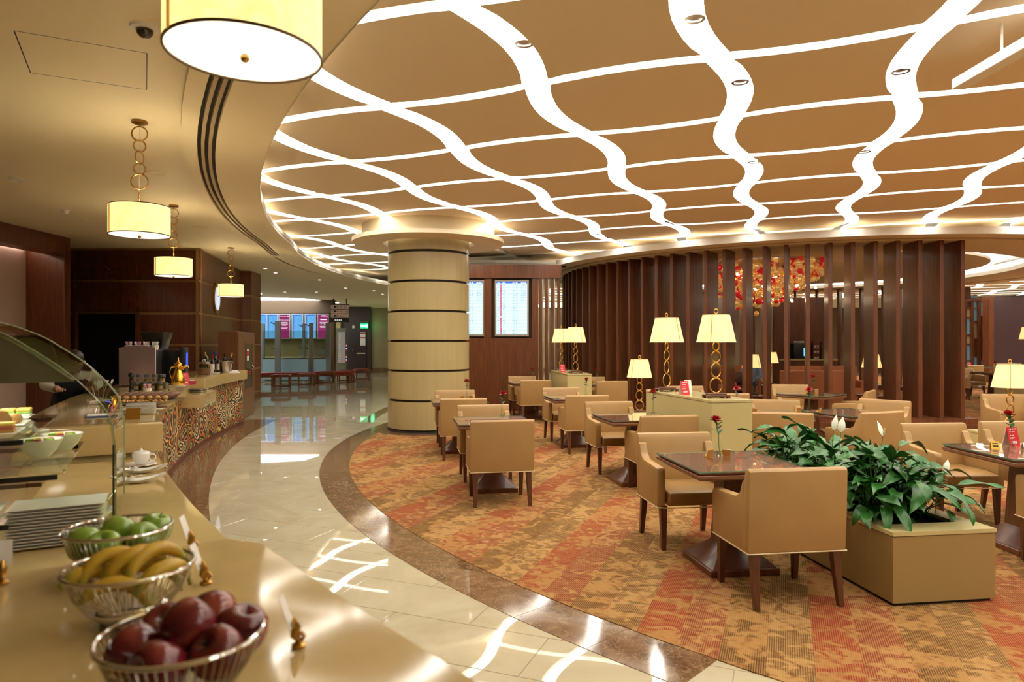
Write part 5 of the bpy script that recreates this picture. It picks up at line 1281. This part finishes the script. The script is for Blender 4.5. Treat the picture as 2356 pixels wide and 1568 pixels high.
# ---------------------------------------------------------------- hose cabinet at the end of the bar
M['cabwood'] = wood('cabinet_wood', (.12, .045, .018), (.20, .085, .036), .35)
p0, p1 = Vector((-5.50, 13.72)), Vector((-5.88, 15.6)); L = (p1-p0).length; a = atan2(p1.y-p0.y, p1.x-p0.x)
hc = thing('hose_cabinet', (p0.x, p0.y, 0), a, 'brown cabinet with a glazed door and a red sticker at the end of the bar', 'cabinet')
MB().box(0, L, .02, .38, 0, 1.83).build('body', 'cabwood', hc, bevel=.006, seg=1)
dr = MB().box(.02, L-.02, 0, .02, .02, 1.81).build('door', 'cabwood', hc, bevel=.004, seg=1)
MB().box(.75, 1.55, -.006, -.001, .62, 1.58).build('glass_panel', mat('dark_glass', (.05, .045, .03), .06, coat=.6), dr)
for z0, z1, x0, x1 in ((.60, .62, .73, 1.57), (1.58, 1.60, .73, 1.57), (.62, 1.58, .73, .75), (.62, 1.58, 1.55, 1.57)): MB().box(x0, x1, -.012, 0, z0, z1).build('frame', 'cabwood', dr)
for k in range(5): MB().box(.92, 1.12, -.009, -.006, 1.22+.05*k, 1.265+.05*k).build('sticker', 'redcard' if k in (2, 3) else 'paper', dr)
for k in range(2): MB().box(.85, 1.4, -.009, -.006, .92+.05*k, .935+.05*k).build('red_line', 'redcard', dr)
MB().tube([(1.5, -.012, 1.02), (1.5, -.04, 1.06), (1.5, -.012, 1.10)], .01, 8).build('handle', 'steel', dr, smooth=True)

# ---------------------------------------------------------------- foyer
MAG = emis('magenta_screen', (.34, .035, .16), .8)
def text(body, size, x, y, z, m, par, name='lettering', rz=0., align='LEFT'):
    c = bpy.data.curves.new(name, 'FONT'); c.body = body; c.size = size; c.extrude = .001; c.align_x = align; c.resolution_u = 2
    c.materials.append(M[m] if isinstance(m, str) else m)
    o = bpy.data.objects.new('tmp_text', c); COL.objects.link(o); dg = bpy.context.evaluated_depsgraph_get()
    me = bpy.data.meshes.new_from_object(o.evaluated_get(dg)); bpy.data.objects.remove(o)
    return link(name, me, par, (x, y, z), (pi/2, 0, rz))
WTX = emis('white_lettering', (.95, .9, .95), .9)
for k, px in enumerate((600, 626, 654, 684, 714, 743.5)):
    d = 31.1; X = (px-1178)/1571*d
    pink = k in (2, 5)
    t = thing('lobby_screen', (X, d, 1.78), 0, ['flight screen in the foyer cut off by the wood wall', 'blue flight screen in the foyer left of the first magenta one', 'magenta lounge notice screen on the left in the foyer', 'blue flight screen just right of the first magenta one', 'blue flight screen just left of the last magenta one', 'magenta lounge notice screen at the right end of the row'][k], 'screen', 'foyer screens')
    MB().box(-.265, .265, 0, .06, 0, 1.14).build('housing', 'grey', t, bevel=.005, seg=1)
    MB().box(-.235, .235, -.004, 0, .03, 1.10).build('display', MAG if pink else BOARD2, t)
    if pink and k == 2:
        text('Emirates', .085, -.2, -.006, 1.0, WTX, t); text('Quiet Lounge', .078, -.02, -.006, .83, WTX, t, align='CENTER')
        for q, wd in enumerate((.30, .34, .32, .2, 0, .32, .28)):
            if wd: MB().box(-wd/2, wd/2, -.006, -.0045, .74-.045*q, .757-.045*q).build('text_line', WTX, t)
    elif pink:
        for q, (z, wd, h) in enumerate(((1.02, .2, .05), (.85, .3, .05), (.74, .36, .018), (.695, .34, .018), (.65, .2, .018), (.56, .34, .018), (.51, .3, .018))): MB().box(.02-wd/2, .02+wd/2, -.006, -.0045, z, z+h).build('text_line', WTX, t)
    if pink: MB().lathe([(0, -.05), (.05, -.05), (.012, -.02), (.014, .03), (0, .05)], 8, (.17, -.006, 1.03)).build('emblem', WTX, t)
# glass gate screens with steel posts
M['gateglass'] = clear('gate_glass', (.80, .86, .80), 1.5); M['frost'] = mat('frosted_blue', (.25, .36, .38), .35, emit=(.35, .55, .6), es=.12)
gp = [(-9.40, 26.0), (-8.90, 26.0), (-7.66, 26.2), (-7.0, 26.4)]
gs = thing('glass_gate', (0, 0, 0), label='glass screen with grey posts and frosted blue foot in the foyer', cat='glass screen')
for k, (px, w_, zt, d) in enumerate(((604, .17, 2.38, 27.8), (639, .21, 2.46, 27.2), (699, .11, 2.40, 28.6), (716, .16, 2.40, 27.5), (755, .2, 2.42, 27.9))):
    X = (px-1178)/1571*d
    po = MB().box(X-w_/2, X+w_/2, d-.05, d+.05, 0, zt).build('post', 'grey', gs, bevel=.006, seg=1)
    for z in (zt-.12, 1.35): MB().tube([(X-w_/2, d-.06, z), (X-w_/2-.14, d-.07, z+.07)], .02, 6).build('arm', 'blackm', po)
for px0, px1, d in ((604, 633, 27.6), (645, 709, 27.4), (722, 749, 27.5)):
    X0, X1 = (px0-1178)/1571*d, (px1-1178)/1571*d
    MB().box(X0, X1, d-.006, d+.006, 1.0, 2.1).build('pane', 'gateglass', gs); MB().box(X0, X1, d-.02, d+.02, .12, .94).build('frosted_panel', 'frost', gs); MB().box(X0, X1, d-.03, d+.03, .95, .99).build('rail', 'steel', gs)
ds = thing('reception_desk', (-9.8, 29.0, 0), 0, 'pale reception desk behind the glass screen', 'desk'); MB().box(-2.0, 1.6, 0, .6, 0, .95).build('body', 'oliv', ds); MB().box(-2.1, 1.7, -.1, .7, .95, 1.0).build('top', 'console', ds)
# bench and stools
be = thing('long_bench', (0, 0, 0), label='long red upholstered bench along the glass screen', cat='bench')
pts = [(-10.4, 25.7), (-9.0, 26.2), (-7.8, 26.75), (-6.5, 27.6)]
for (x0, y0), (x1, y1) in zip(pts, pts[1:]):
    L = math.hypot(x1-x0, y1-y0); mt = Matrix.Translation((x0, y0, 0)) @ Matrix.Rotation(atan2(y1-y0, x1-x0), 4, 'Z')
    MB().box(0, L, -.22, .25, .36, .46).xf(mt).build('cushion', 'red', be, bevel=.02, seg=2); MB().box(.03, L-.03, -.18, .2, .28, .36).xf(mt).build('apron', 'cherry', be)
    for u in (.08, L-.14): MB().box(u, u+.06, -.16, .18, 0, .28).xf(mt).build('leg', 'cherry', be)
def make_stool():
    t = thing('stool')
    MB().box(-.33, .33, -.25, .25, .38, .45).build('top', 'cherry', t, bevel=.006, seg=1); MB().box(-.27, .27, -.2, .2, .45, .475).build('cushion', 'red', t, bevel=.012, seg=2)
    for sx in (-1, 1):
        for sy in (-1, 1): MB().box(sx*.29-.025, sx*.29+.025, sy*.21-.025, sy*.21+.025, 0, .38).build('leg', 'cherry', t)
        MB().tube([(sx*.29, -.19, .05), (sx*.29, .19, .36)], .014, 4).tube([(sx*.29, .19, .05), (sx*.29, -.19, .36)], .014, 4).build('cross_brace', 'cherry', t)
    for sy in (-1, 1): MB().box(-.27, .27, sy*.21-.015, sy*.21+.015, .03, .06).build('stretcher', 'cherry', t)
    return t
so = Maker(make_stool)
for k, (px, py) in enumerate(((647, 892), (706, 888), (750, 882), (795, 878), (832, 874))):
    d = 2513.6/(py-788)+.25; so(((px-1178)/1571*d, d, 0), RAD(12+4*k), 'cherry wood stool with red seat in the foyer, %s from the hose cabinet' % ORD[k], 'stool', 'foyer stools')
# hanging sign
M['signbrown'] = mat('sign_brown', (.045, .028, .022), .4); M['signtan'] = mat('sign_tan', (.30, .19, .13), .4, emit=(.5, .33, .22), es=.25)
hs = thing('direction_sign', (-7.56, 29.9, 2.50), 0, 'hanging gate direction sign listing A1,A2 and B, C', 'sign')
MB().box(-.40, .42, 0, .10, 0, .78).build('board', 'signbrown', hs, bevel=.004, seg=1)
for k, s in enumerate(('A1,A2', 'A11-A26', 'B, C')):
    z = .58-.195*k; MB().box(-.37, .41, -.008, 0, z, z+.165).build('row_panel', 'signtan', hs)
    text(s, .12, .02, -.010, z+.04, 'blackm', hs)
    MB().box(-.325, -.305, -.011, -.008, z+.04, z+.10).add([(-.345, -.010, z+.09), (-.285, -.010, z+.09), (-.315, -.010, z+.14)], [(0, 1, 2)]).build('arrow', 'blackm', hs)
    MB().lathe([(.0, 0), (.048, 0)], 16).xf(Matrix.Translation((-.20, -.0105, z+.085)) @ Matrix.Rotation(pi/2, 4, 'X')).build('gate_icon', 'blackm', hs)
    for q in range(2): MB().box(-.13, -.03, -.0105, -.008, z+.055+.04*q, z+.075+.04*q).build('text_line', 'blackm', hs)
for q in range(4): MB().box(-.20+.085*q, -.16+.085*q, -.004, 0, .07, .11).build('pictogram', WTX, hs)
for x in (-.28, .30): MB().box(x-.02, x+.02, .03, .07, .78, 1.05).build('hanger', 'blackm', hs)
# exit door, exit sign, notices, directory
ed = MB().box(-8.78, -7.86, 36.80, 36.85, 0, 2.2).build('door_2', mat('dark_exit_door', (.035, .020, .018), .4), kind='structure')
MB().box(-8.35, -7.9, 36.75, 36.8, 1.0, 1.06).build('push_bar', mat('cream_bar', (.7, .62, .4), .4), ed); MB().box(-8.6, -8.55, 36.77, 36.8, 1.15, 1.25).build('latch', 'steel', ed)
no = thing('door_notice', (-8.04, 36.78, 1.45), 0, 'red and white notice stuck on the exit door', 'notice'); MB().box(-.14, .14, 0, .01, 0, .72).build('sheet', 'paper', no)
for z in (.38, .62): MB().box(-.14, .14, -.004, 0, z, z+.07).build('red_band', 'redcard', no)
ex = thing('exit_sign', (-7.95, 36.7, 2.36), 0, 'glowing green exit sign with an arrow above the door', 'exit sign')
MB().box(-.23, .23, 0, .08, 0, .40).build('housing', 'oliv', ex); MB().box(-.21, .21, -.006, 0, .02, .27).build('sign_face', emis('exit_green', (.02, .75, .22), 2.2), ex)
WX = emis('exit_white', (.9, 1., .92), 2.)
MB().add([(-.19, -.008, .145), (-.10, -.008, .22), (-.10, -.008, .07)], [(0, 1, 2)]).box(-.10, .03, -.009, -.006, .115, .175).add([(.03, -.008, .145), (.17, -.008, .24), (.17, -.008, .05)], [(0, 1, 2)]).build('arrow', WX, ex)
lg = bpy.data.lights.new('exit_glow', 'POINT'); lg.energy = 3; lg.color = (.1, 1., .4); lg.shadow_soft_size = .1; lo_ = link('exit_glow', lg, None, (-7.45, 36.5, 2.5))
sm = thing('small_sign', (-8.55, 36.8, 2.38), 0, 'tiny white sign left of the exit sign', 'sign'); MB().box(-.06, .06, 0, .01, 0, .14).build('plate', 'paper', sm)
di = thing('directory_board', (-8.74, 35.0, 0), 0, 'tall grey directory board beside the exit door', 'directory')
MB().box(-.32, .22, .04, .1, 0, 2.35).build('frame', 'oliv', di); MB().box(-.20, .20, 0, .04, .55, 2.15).build('panel', mat('grey_directory', (.28, .24, .22), .4), di)
for k in range(12): MB().box(-.1, -.06, -.004, 0, .66+.12*k, .70+.12*k).build('listing_dot', 'paper', di)
for z, cs in ((.62, ('redcard', 'paper', 'foilblue', 'paper', 'redcard')), (1.2, ('redcard', 'paper', 'foilblue', 'paper', 'redcard'))):
    for k, c in enumerate(cs): MB().box(.22, .28, -.004, .02, z+.07*k, z+.07*k+.07).build('colour_tab', c, di)
pt = thing('side_cabinet', (-8.6, 31.0, 0), 0, 'small red-brown cabinet below a framed picture by the directory', 'cabinet'); MB().box(-.3, .3, 0, .4, 0, .95).build('body', 'cherry', pt, bevel=.006, seg=1); MB().box(-.22, .22, .05, .1, 1.0, 1.3).build('picture_frame', 'steel', pt)
# ---------------------------------------------------------------- inside the slatted lounge
def sofa_fn(w_, m):
    def f():
        t = thing('sofa')
        MB().box(-w_/2, w_/2, -.40, -.22, .12, .98).build('backrest', m, t, bevel=.05, seg=3); MB().box(-w_/2+.12, w_/2-.12, -.24, .38, .12, .44).build('seat', m, t, bevel=.04, seg=3)
        for s in (-1, 1): MB().box(s*(w_/2-.07)-.07, s*(w_/2-.07)+.07, -.30, .36, .12, .62).build('arm', m, t, bevel=.04, seg=3)
        for sx in (-1, 1):
            for sy in (-.33, .31): MB().box(sx*(w_/2-.1)-.03, sx*(w_/2-.1)+.03, sy-.03, sy+.03, 0, .13).build('leg', 'woodleg', t)
        return t
    return f
s2, s1 = Maker(sofa_fn(1.55, 'orange')), Maker(sofa_fn(.85, 'orange'))
s2((6.75, 15.6, .008), RAD(4), 'orange leather sofa with its back to us inside the slatted lounge', 'sofa', 'orange lounge seats')
s1((7.75, 17.7, .008), RAD(185), 'orange leather armchair facing us in the lounge, left of two', 'armchair', 'orange lounge seats'); s1((8.65, 17.8, .008), RAD(175), 'orange leather armchair facing us in the lounge, right of two', 'armchair', 'orange lounge seats')
s2((5.9, 18.6, .008), RAD(190), 'orange leather sofa with a brown cushion deep in the lounge', 'sofa', 'orange lounge seats'); s1((4.6, 16.2, .008), RAD(-80), 'orange leather armchair at the left of the lounge', 'armchair', 'orange lounge seats')
cu_ = thing('cushion', (6.1, 18.3, .47), .3, 'dark brown cushion leaning on the deep orange sofa', 'cushion'); MB().ell((0, 0, .17), (.2, .09, .18), 16, 8).build('cover', mat('brown_cushion', (.09, .05, .03), .7), cu_, smooth=True)
def side_table():
    t = thing('side_table'); MB().box(-.28, .28, -.28, .28, .40, .44).build('top', 'woodtab', t, bevel=.004, seg=1); MB().box(-.2, .2, -.2, .2, .03, .40).build('body', 'wood', t); MB().box(-.24, .24, -.24, .24, 0, .03).build('base_plate', 'wood', t); return t
stb = Maker(side_table)
for (x, y, l, mk) in ((5.28, 15.05, 'left, before the deep sofa', lampB), (7.05, 18.6, 'middle, far back', lampA), (7.98, 15.15, 'right, half behind a slat', lampB)):
    stb((x, y, .008), 0, 'low walnut side table in the lounge, '+l, 'table', 'lounge side tables'); mk((x, y, .449), RAD(10), 'brass ring lamp in the lounge, '+l, 'lamp', G)
stb((5.6, 17.2, .008), 0, 'low walnut coffee table with a red card in the lounge', 'table', 'lounge side tables'); tent(5.6, 17.2, .449, 10, 'red tent card on the coffee table in the lounge')
cb_ = thing('lounge_counter', (10.3, 23.7, .0065), 0, 'dark wood back counter in the lounge under the coffee machine', 'counter')
MB().box(-.95, .95, 0, .6, 0, .98).build('body', 'wood', cb_); MB().box(-1.0, 1.0, -.05, .65, .98, 1.03).build('top', 'console', cb_); MB().box(-.95, .95, .62, .68, 0, 3.2).build('back_panel', 'wood', cb_)
lm = thing('coffee_machine', (10.15, 23.95, 1.037), 0, 'black coffee machine with a thin blue light in the lounge', 'coffee machine'); MB().box(-.32, .24, -.15, .2, 0, .55).build('body', 'black', lm, bevel=.02, seg=2); MB().box(.02, .05, -.16, -.15, .1, .38).build('light_bar', emis('blue_bar', (.05, .3, 1), 3), lm)
lc = Maker(lambda: link('cup', MB().lathe([(0, 0), (.03, 0), (.045, .07), (.041, .07), (.026, .006), (0, .006)], 14).mesh('cup', 'porcelain', smooth=True)))
for k in range(4): lc((9.92+.09*k, 23.92, 1.588), 0, '%s white cup from the left on the lounge coffee machine' % ORD[k], 'cup', 'cups on the lounge machine')
for k in range(6): lc((10.62+.1*(k % 2), 23.95, 1.038+.2*(k//2)), 0, '%s cup on the %s shelf right of the lounge machine' % (['left', 'right'][k % 2], ['bottom', 'middle', 'top'][k//2]), 'cup', 'cups on the lounge shelves')
sh = thing('cup_shelf', (10.68, 23.95, 1.037), 0, 'narrow shelf of cups right of the lounge coffee machine', 'shelf')
for z in (.195, .395): MB().box(-.14, .16, -.08, .08, z-.012, z).build('shelf_board', 'wood', sh)
for x in (-.15, .16): MB().box(x-.01, x+.01, -.08, .08, 0, .6).build('side', 'wood', sh)
# chandelier of blown glass balls
ch = thing('ball_chandelier', (6.35, 17.0, ZS+.1), 0, 'chandelier cloud of clear, gold and red glass balls in the lounge', 'chandelier')
R = random.Random(3)
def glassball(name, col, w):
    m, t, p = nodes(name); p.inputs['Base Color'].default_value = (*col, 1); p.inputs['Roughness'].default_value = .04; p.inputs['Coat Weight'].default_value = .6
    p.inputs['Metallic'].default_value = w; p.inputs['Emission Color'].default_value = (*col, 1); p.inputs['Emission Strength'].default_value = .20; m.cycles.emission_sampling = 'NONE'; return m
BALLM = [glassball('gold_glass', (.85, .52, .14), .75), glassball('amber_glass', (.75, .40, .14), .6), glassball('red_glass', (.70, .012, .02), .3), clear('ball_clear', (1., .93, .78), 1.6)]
BALLS = [MB().ell((0, 0, 0), (1, 1, 1), 12, 8).mesh('glass_ball', m, smooth=True) for m in BALLM]
pos = []
while len(pos) < 900:
    x, y = R.uniform(-1.5, 1.45), R.uniform(-1.3, 1.3); q = x*x/2.1+y*y/1.7
    if q > 1: continue
    low = (1.30 if x < -.15 else 1.25-.55*(x+.15)) * sqrt(max(.10, 1-q*.75)); z = -R.uniform(.03, 1)**.9*low
    pos.append((x, y, z, R.uniform(.042, .088)))
pos.sort(key=lambda p: p[1])
st_ = [MB() for _ in range(4)]; kk = 0
for n_, (x, y, z, r) in enumerate(pos):
    c = R.random(); g = 0 if c < .34 else 1 if c < .50 else 2 if c < .78 else 3
    if n_ < 290: link('glass_ball', BALLS[g], ch, (x, y, z), None, r)
    else: st_[g].ell((x, y, z), (r, r, r), 8, 6)
for g in range(4): st_[g].build('glass_ball', BALLM[g], ch, smooth=True, kind='stuff')
MB().lathe([(0, 0), (1.2, 0), (1.2, -.03), (0, -.03)], 40).build('ceiling_plate', 'steel', ch)
for k in range(14):
    a = k*2.4; rr = .22+.07*k; MB().ell((rr*cos(a), rr*sin(a), -.35-.3*(k % 3)), (.03, .03, .03), 8, 6).build('bulb', emis('chandelier_bulb%d' % k, (1., .82, .5), 40), ch)
# ---------------------------------------------------------------- far right: shelf screen, slatted panel
ss = thing('shelf_screen', (0, 0, 0), label='open lattice shelf screen with coloured panes in the far dining area', cat='screen')
M['redpane'] = mat('brown_pane', (.12, .05, .03), .4); M['teal'] = mat('teal_pane', (.12, .25, .30), .3, emit=(.2, .42, .5), es=.12); M['tanpane'] = mat('tan_pane', (.34, .27, .15), .4)
xs = [18.0+i*.30 for i in range(9)]
R = random.Random(9)
for i, x in enumerate(xs):
    MB().box(x-.06, x+.06, 28.9, 29.2, 0, 3.35).build('post', 'wood', ss)
    z = .3
    while z < 3.2 and i < 8:
        h = R.uniform(.4, .8); MB().box(x+.06, x+.24, 29.0, 29.05, z, z+h-.06).build('pane', ['teal', 'tanpane', 'redpane', 'teal'][R.randrange(4)] if R.random() > .12 else 'wood', ss) if True else 0
        MB().box(x+.06, x+.24, 28.92, 29.18, z+h-.06, z+h-.02).build('shelf_board', 'wood', ss); z += h
MB().box(17.9, 20.5, 28.88, 29.22, 3.35, 3.5).build('header', 'wood', ss)
sp_ = thing('slatted_divider', (14.2, 21.8, 0), 0, 'narrow slatted walnut panel just right of the round lounge', 'screen')
for k in range(4): MB().box(-.34+.17*k, -.27+.17*k, -.12, .12, 0, 3.0).build('slat', 'wood2', sp_, bevel=.004, seg=1)
MB().box(-.36, .36, -.14, .14, 3.0, 3.36).build('header', 'wood2', sp_); MB().box(-.36, .36, -.14, .14, 0, .1).build('plinth', 'wood2', sp_)
s1((16.4, 27.2, .008), RAD(180), 'orange leather armchair far back before the shelf screen, left', 'armchair', 'orange lounge seats'); s1((18.0, 27.6, .008), RAD(180), 'orange leather armchair far back before the shelf screen, right', 'armchair', 'orange lounge seats')
# ---------------------------------------------------------------- people
def figure(name, joints, edges, rad, mats, pick, loc, rz, label, sub=2):
    me = bpy.data.meshes.new('body'); me.from_pydata(joints, edges, [])
    o = bpy.data.objects.new('tmp_body', me); COL.objects.link(o)
    sk = o.modifiers.new('skin', 'SKIN'); sd_ = o.modifiers.new('sub', 'SUBSURF'); sd_.levels = sub; sd_.render_levels = sub
    for i, v in enumerate(me.skin_vertices[0].data): v.radius = rad[i] if isinstance(rad[i], tuple) else (rad[i], rad[i]); v.use_root = (i == 0)
    dg = bpy.context.evaluated_depsgraph_get(); ev = bpy.data.meshes.new_from_object(o.evaluated_get(dg)); bpy.data.objects.remove(o)
    ev.materials.clear()
    for m in mats: ev.materials.append(m)
    for p in ev.polygons: p.material_index = pick(p.center); p.use_smooth = True
    t = thing(name, loc, rz, label, 'person'); link('body', ev, t); return t
SKIN = mat('skin', (.42, .22, .13), .5); VEST = mat('dark_vest', (.014, .018, .024), .7); SHIRT = mat('white_shirt', (.78, .76, .72), .7); HAIR = mat('black_hair', (.010, .008, .007), .5); DEN = mat('blue_shirt', (.17, .22, .32), .7)
# bartender leaning forward over the counter, facing +X
J = [(0, 0, .90), (.10, 0, 1.06), (.24, 0, 1.20), (.31, 0, 1.25), (.37, 0, 1.30), (.43, 0, 1.35), (.46, 0, 1.44),
     (.24, .19, 1.22), (.28, .25, 1.15), (.50, .16, 1.12), (.58, .13, 1.12), (.24, -.19, 1.22), (.27, -.26, 1.15), (.48, -.18, 1.12), (.56, -.15, 1.12),
     (0, .10, .88), (.02, .11, .48), (0, .11, .08), (.10, .11, .03), (0, -.10, .88), (.02, -.11, .48), (0, -.11, .08), (.10, -.11, .03)]
E_ = [(0, 1), (1, 2), (2, 3), (3, 4), (4, 5), (5, 6), (2, 7), (7, 8), (8, 9), (9, 10), (2, 11), (11, 12), (12, 13), (13, 14), (0, 15), (15, 16), (16, 17), (17, 18), (0, 19), (19, 20), (20, 21), (21, 22)]
rd = [.15, .14, .15, .08, .055, .085, .09, .075, .058, .042, .034, .075, .058, .042, .034, .10, .07, .05, .04, .10, .07, .05, .04]
def pickb(c):
    if c.z > 1.28 and c.x > .33: return 0
    if c.x > .52 and c.z < 1.18: return 0
    if abs(c.y) > .16 and c.z > 1.0: return 2
    if c.x > .3 and c.z > 1.2: return 2
    return 1
pb = figure('person', J, E_, rd, [SKIN, VEST, SHIRT], pickb, (-4.84, 7.45, .01), RAD(-50), 'person in a dark vest and white shirt leaning behind the glass case')
MB().ell((.44, 0, 1.435), (.095, .085, .085), 16, 10).build('hair', HAIR, pb, smooth=True)
MB().ell((.535, 0, 1.385), (.014, .012, .018), 8, 6).build('nose', SKIN, pb, smooth=True)
for s in (-1, 1): MB().ell((.445, s*.088, 1.38), (.018, .010, .028), 8, 6).build('ear', SKIN, pb, smooth=True); MB().ell((.525, s*.032, 1.405), (.008, .012, .007), 8, 6).build('eye', HAIR, pb, smooth=True)
MB().box(.52, .533, -.02, .02, 1.335, 1.342).build('mouth', mat('lips', (.3, .1, .08), .5), pb)
def hand(par, c, dirx):
    for k in range(4): MB().tube([(c[0], c[1]-.024+.016*k, c[2]), (c[0]+.035+.004*(k in (1, 2)), c[1]-.024+.016*k, c[2]-.004), (c[0]+.058+.006*(k in (1, 2)), c[1]-.022+.015*k, c[2]-.022)], .008, 6, rs=[.0095, .0085, .006]).build('finger', SKIN, par, smooth=True)
    MB().tube([(c[0]-.02, c[1]+dirx*.025, c[2]), (c[0]+.012, c[1]+dirx*.05, c[2]-.006), (c[0]+.034, c[1]+dirx*.048, c[2]-.016)], .009, 6, rs=[.011, .009, .007]).build('thumb', SKIN, par, smooth=True)
hand(pb, (.58, .13, 1.12), -1); hand(pb, (.56, -.15, 1.12), 1)
# guest with a dark cap, seated on the deep sofa, hand to face
J2 = [(0, 0, .52), (0, .02, .75), (.0, .05, .95), (.0, .06, 1.02), (0, .09, 1.10), (0, .12, 1.17), (0, .12, 1.25), (.18, .05, .94), (.25, .16, .72), (.08, .24, .98), (.04, .20, 1.08), (-.18, .05, .94), (-.25, .12, .70), (-.16, .33, .64), (-.14, .38, .64), (.10, .12, .52), (.12, .48, .50), (.12, .50, .10), (.12, .62, .05), (-.10, .12, .52), (-.12, .48, .50), (-.12, .50, .10), (-.12, .62, .05)]
def pickc(c):
    if c.z > 1.04: return 0
    return 1 if c.z > .58 else 2
pg = figure('person', J2, E_, rd, [SKIN, DEN, VEST], pickc, (6.45, 18.35, .01), RAD(150), 'person in a blue shirt and dark cap seated deep in the lounge')
MB().lathe([(.0, .10), (.06, .09), (.092, .04), (.098, .0), (.09, -.01)], 20, (0, .115, 1.21)).build('cap', HAIR, pg, smooth=True)
MB().ell((0, .20, 1.225), (.075, .075, .010), 14, 6).build('cap_peak', HAIR, pg, smooth=True); MB().ell((0, .212, 1.15), (.012, .014, .018), 8, 6).build('nose', SKIN, pg, smooth=True)

# weak glows need no light sampling of their own
for m in bpy.data.materials:
    if m.name.startswith(('flight_board', 'magenta', 'white_lettering', 'exit_white', 'blue_', 'sign_tan', 'frosted', 'clock_face', 'ochre', 'chandelier_bulb')): m.cycles.emission_sampling = 'NONE'
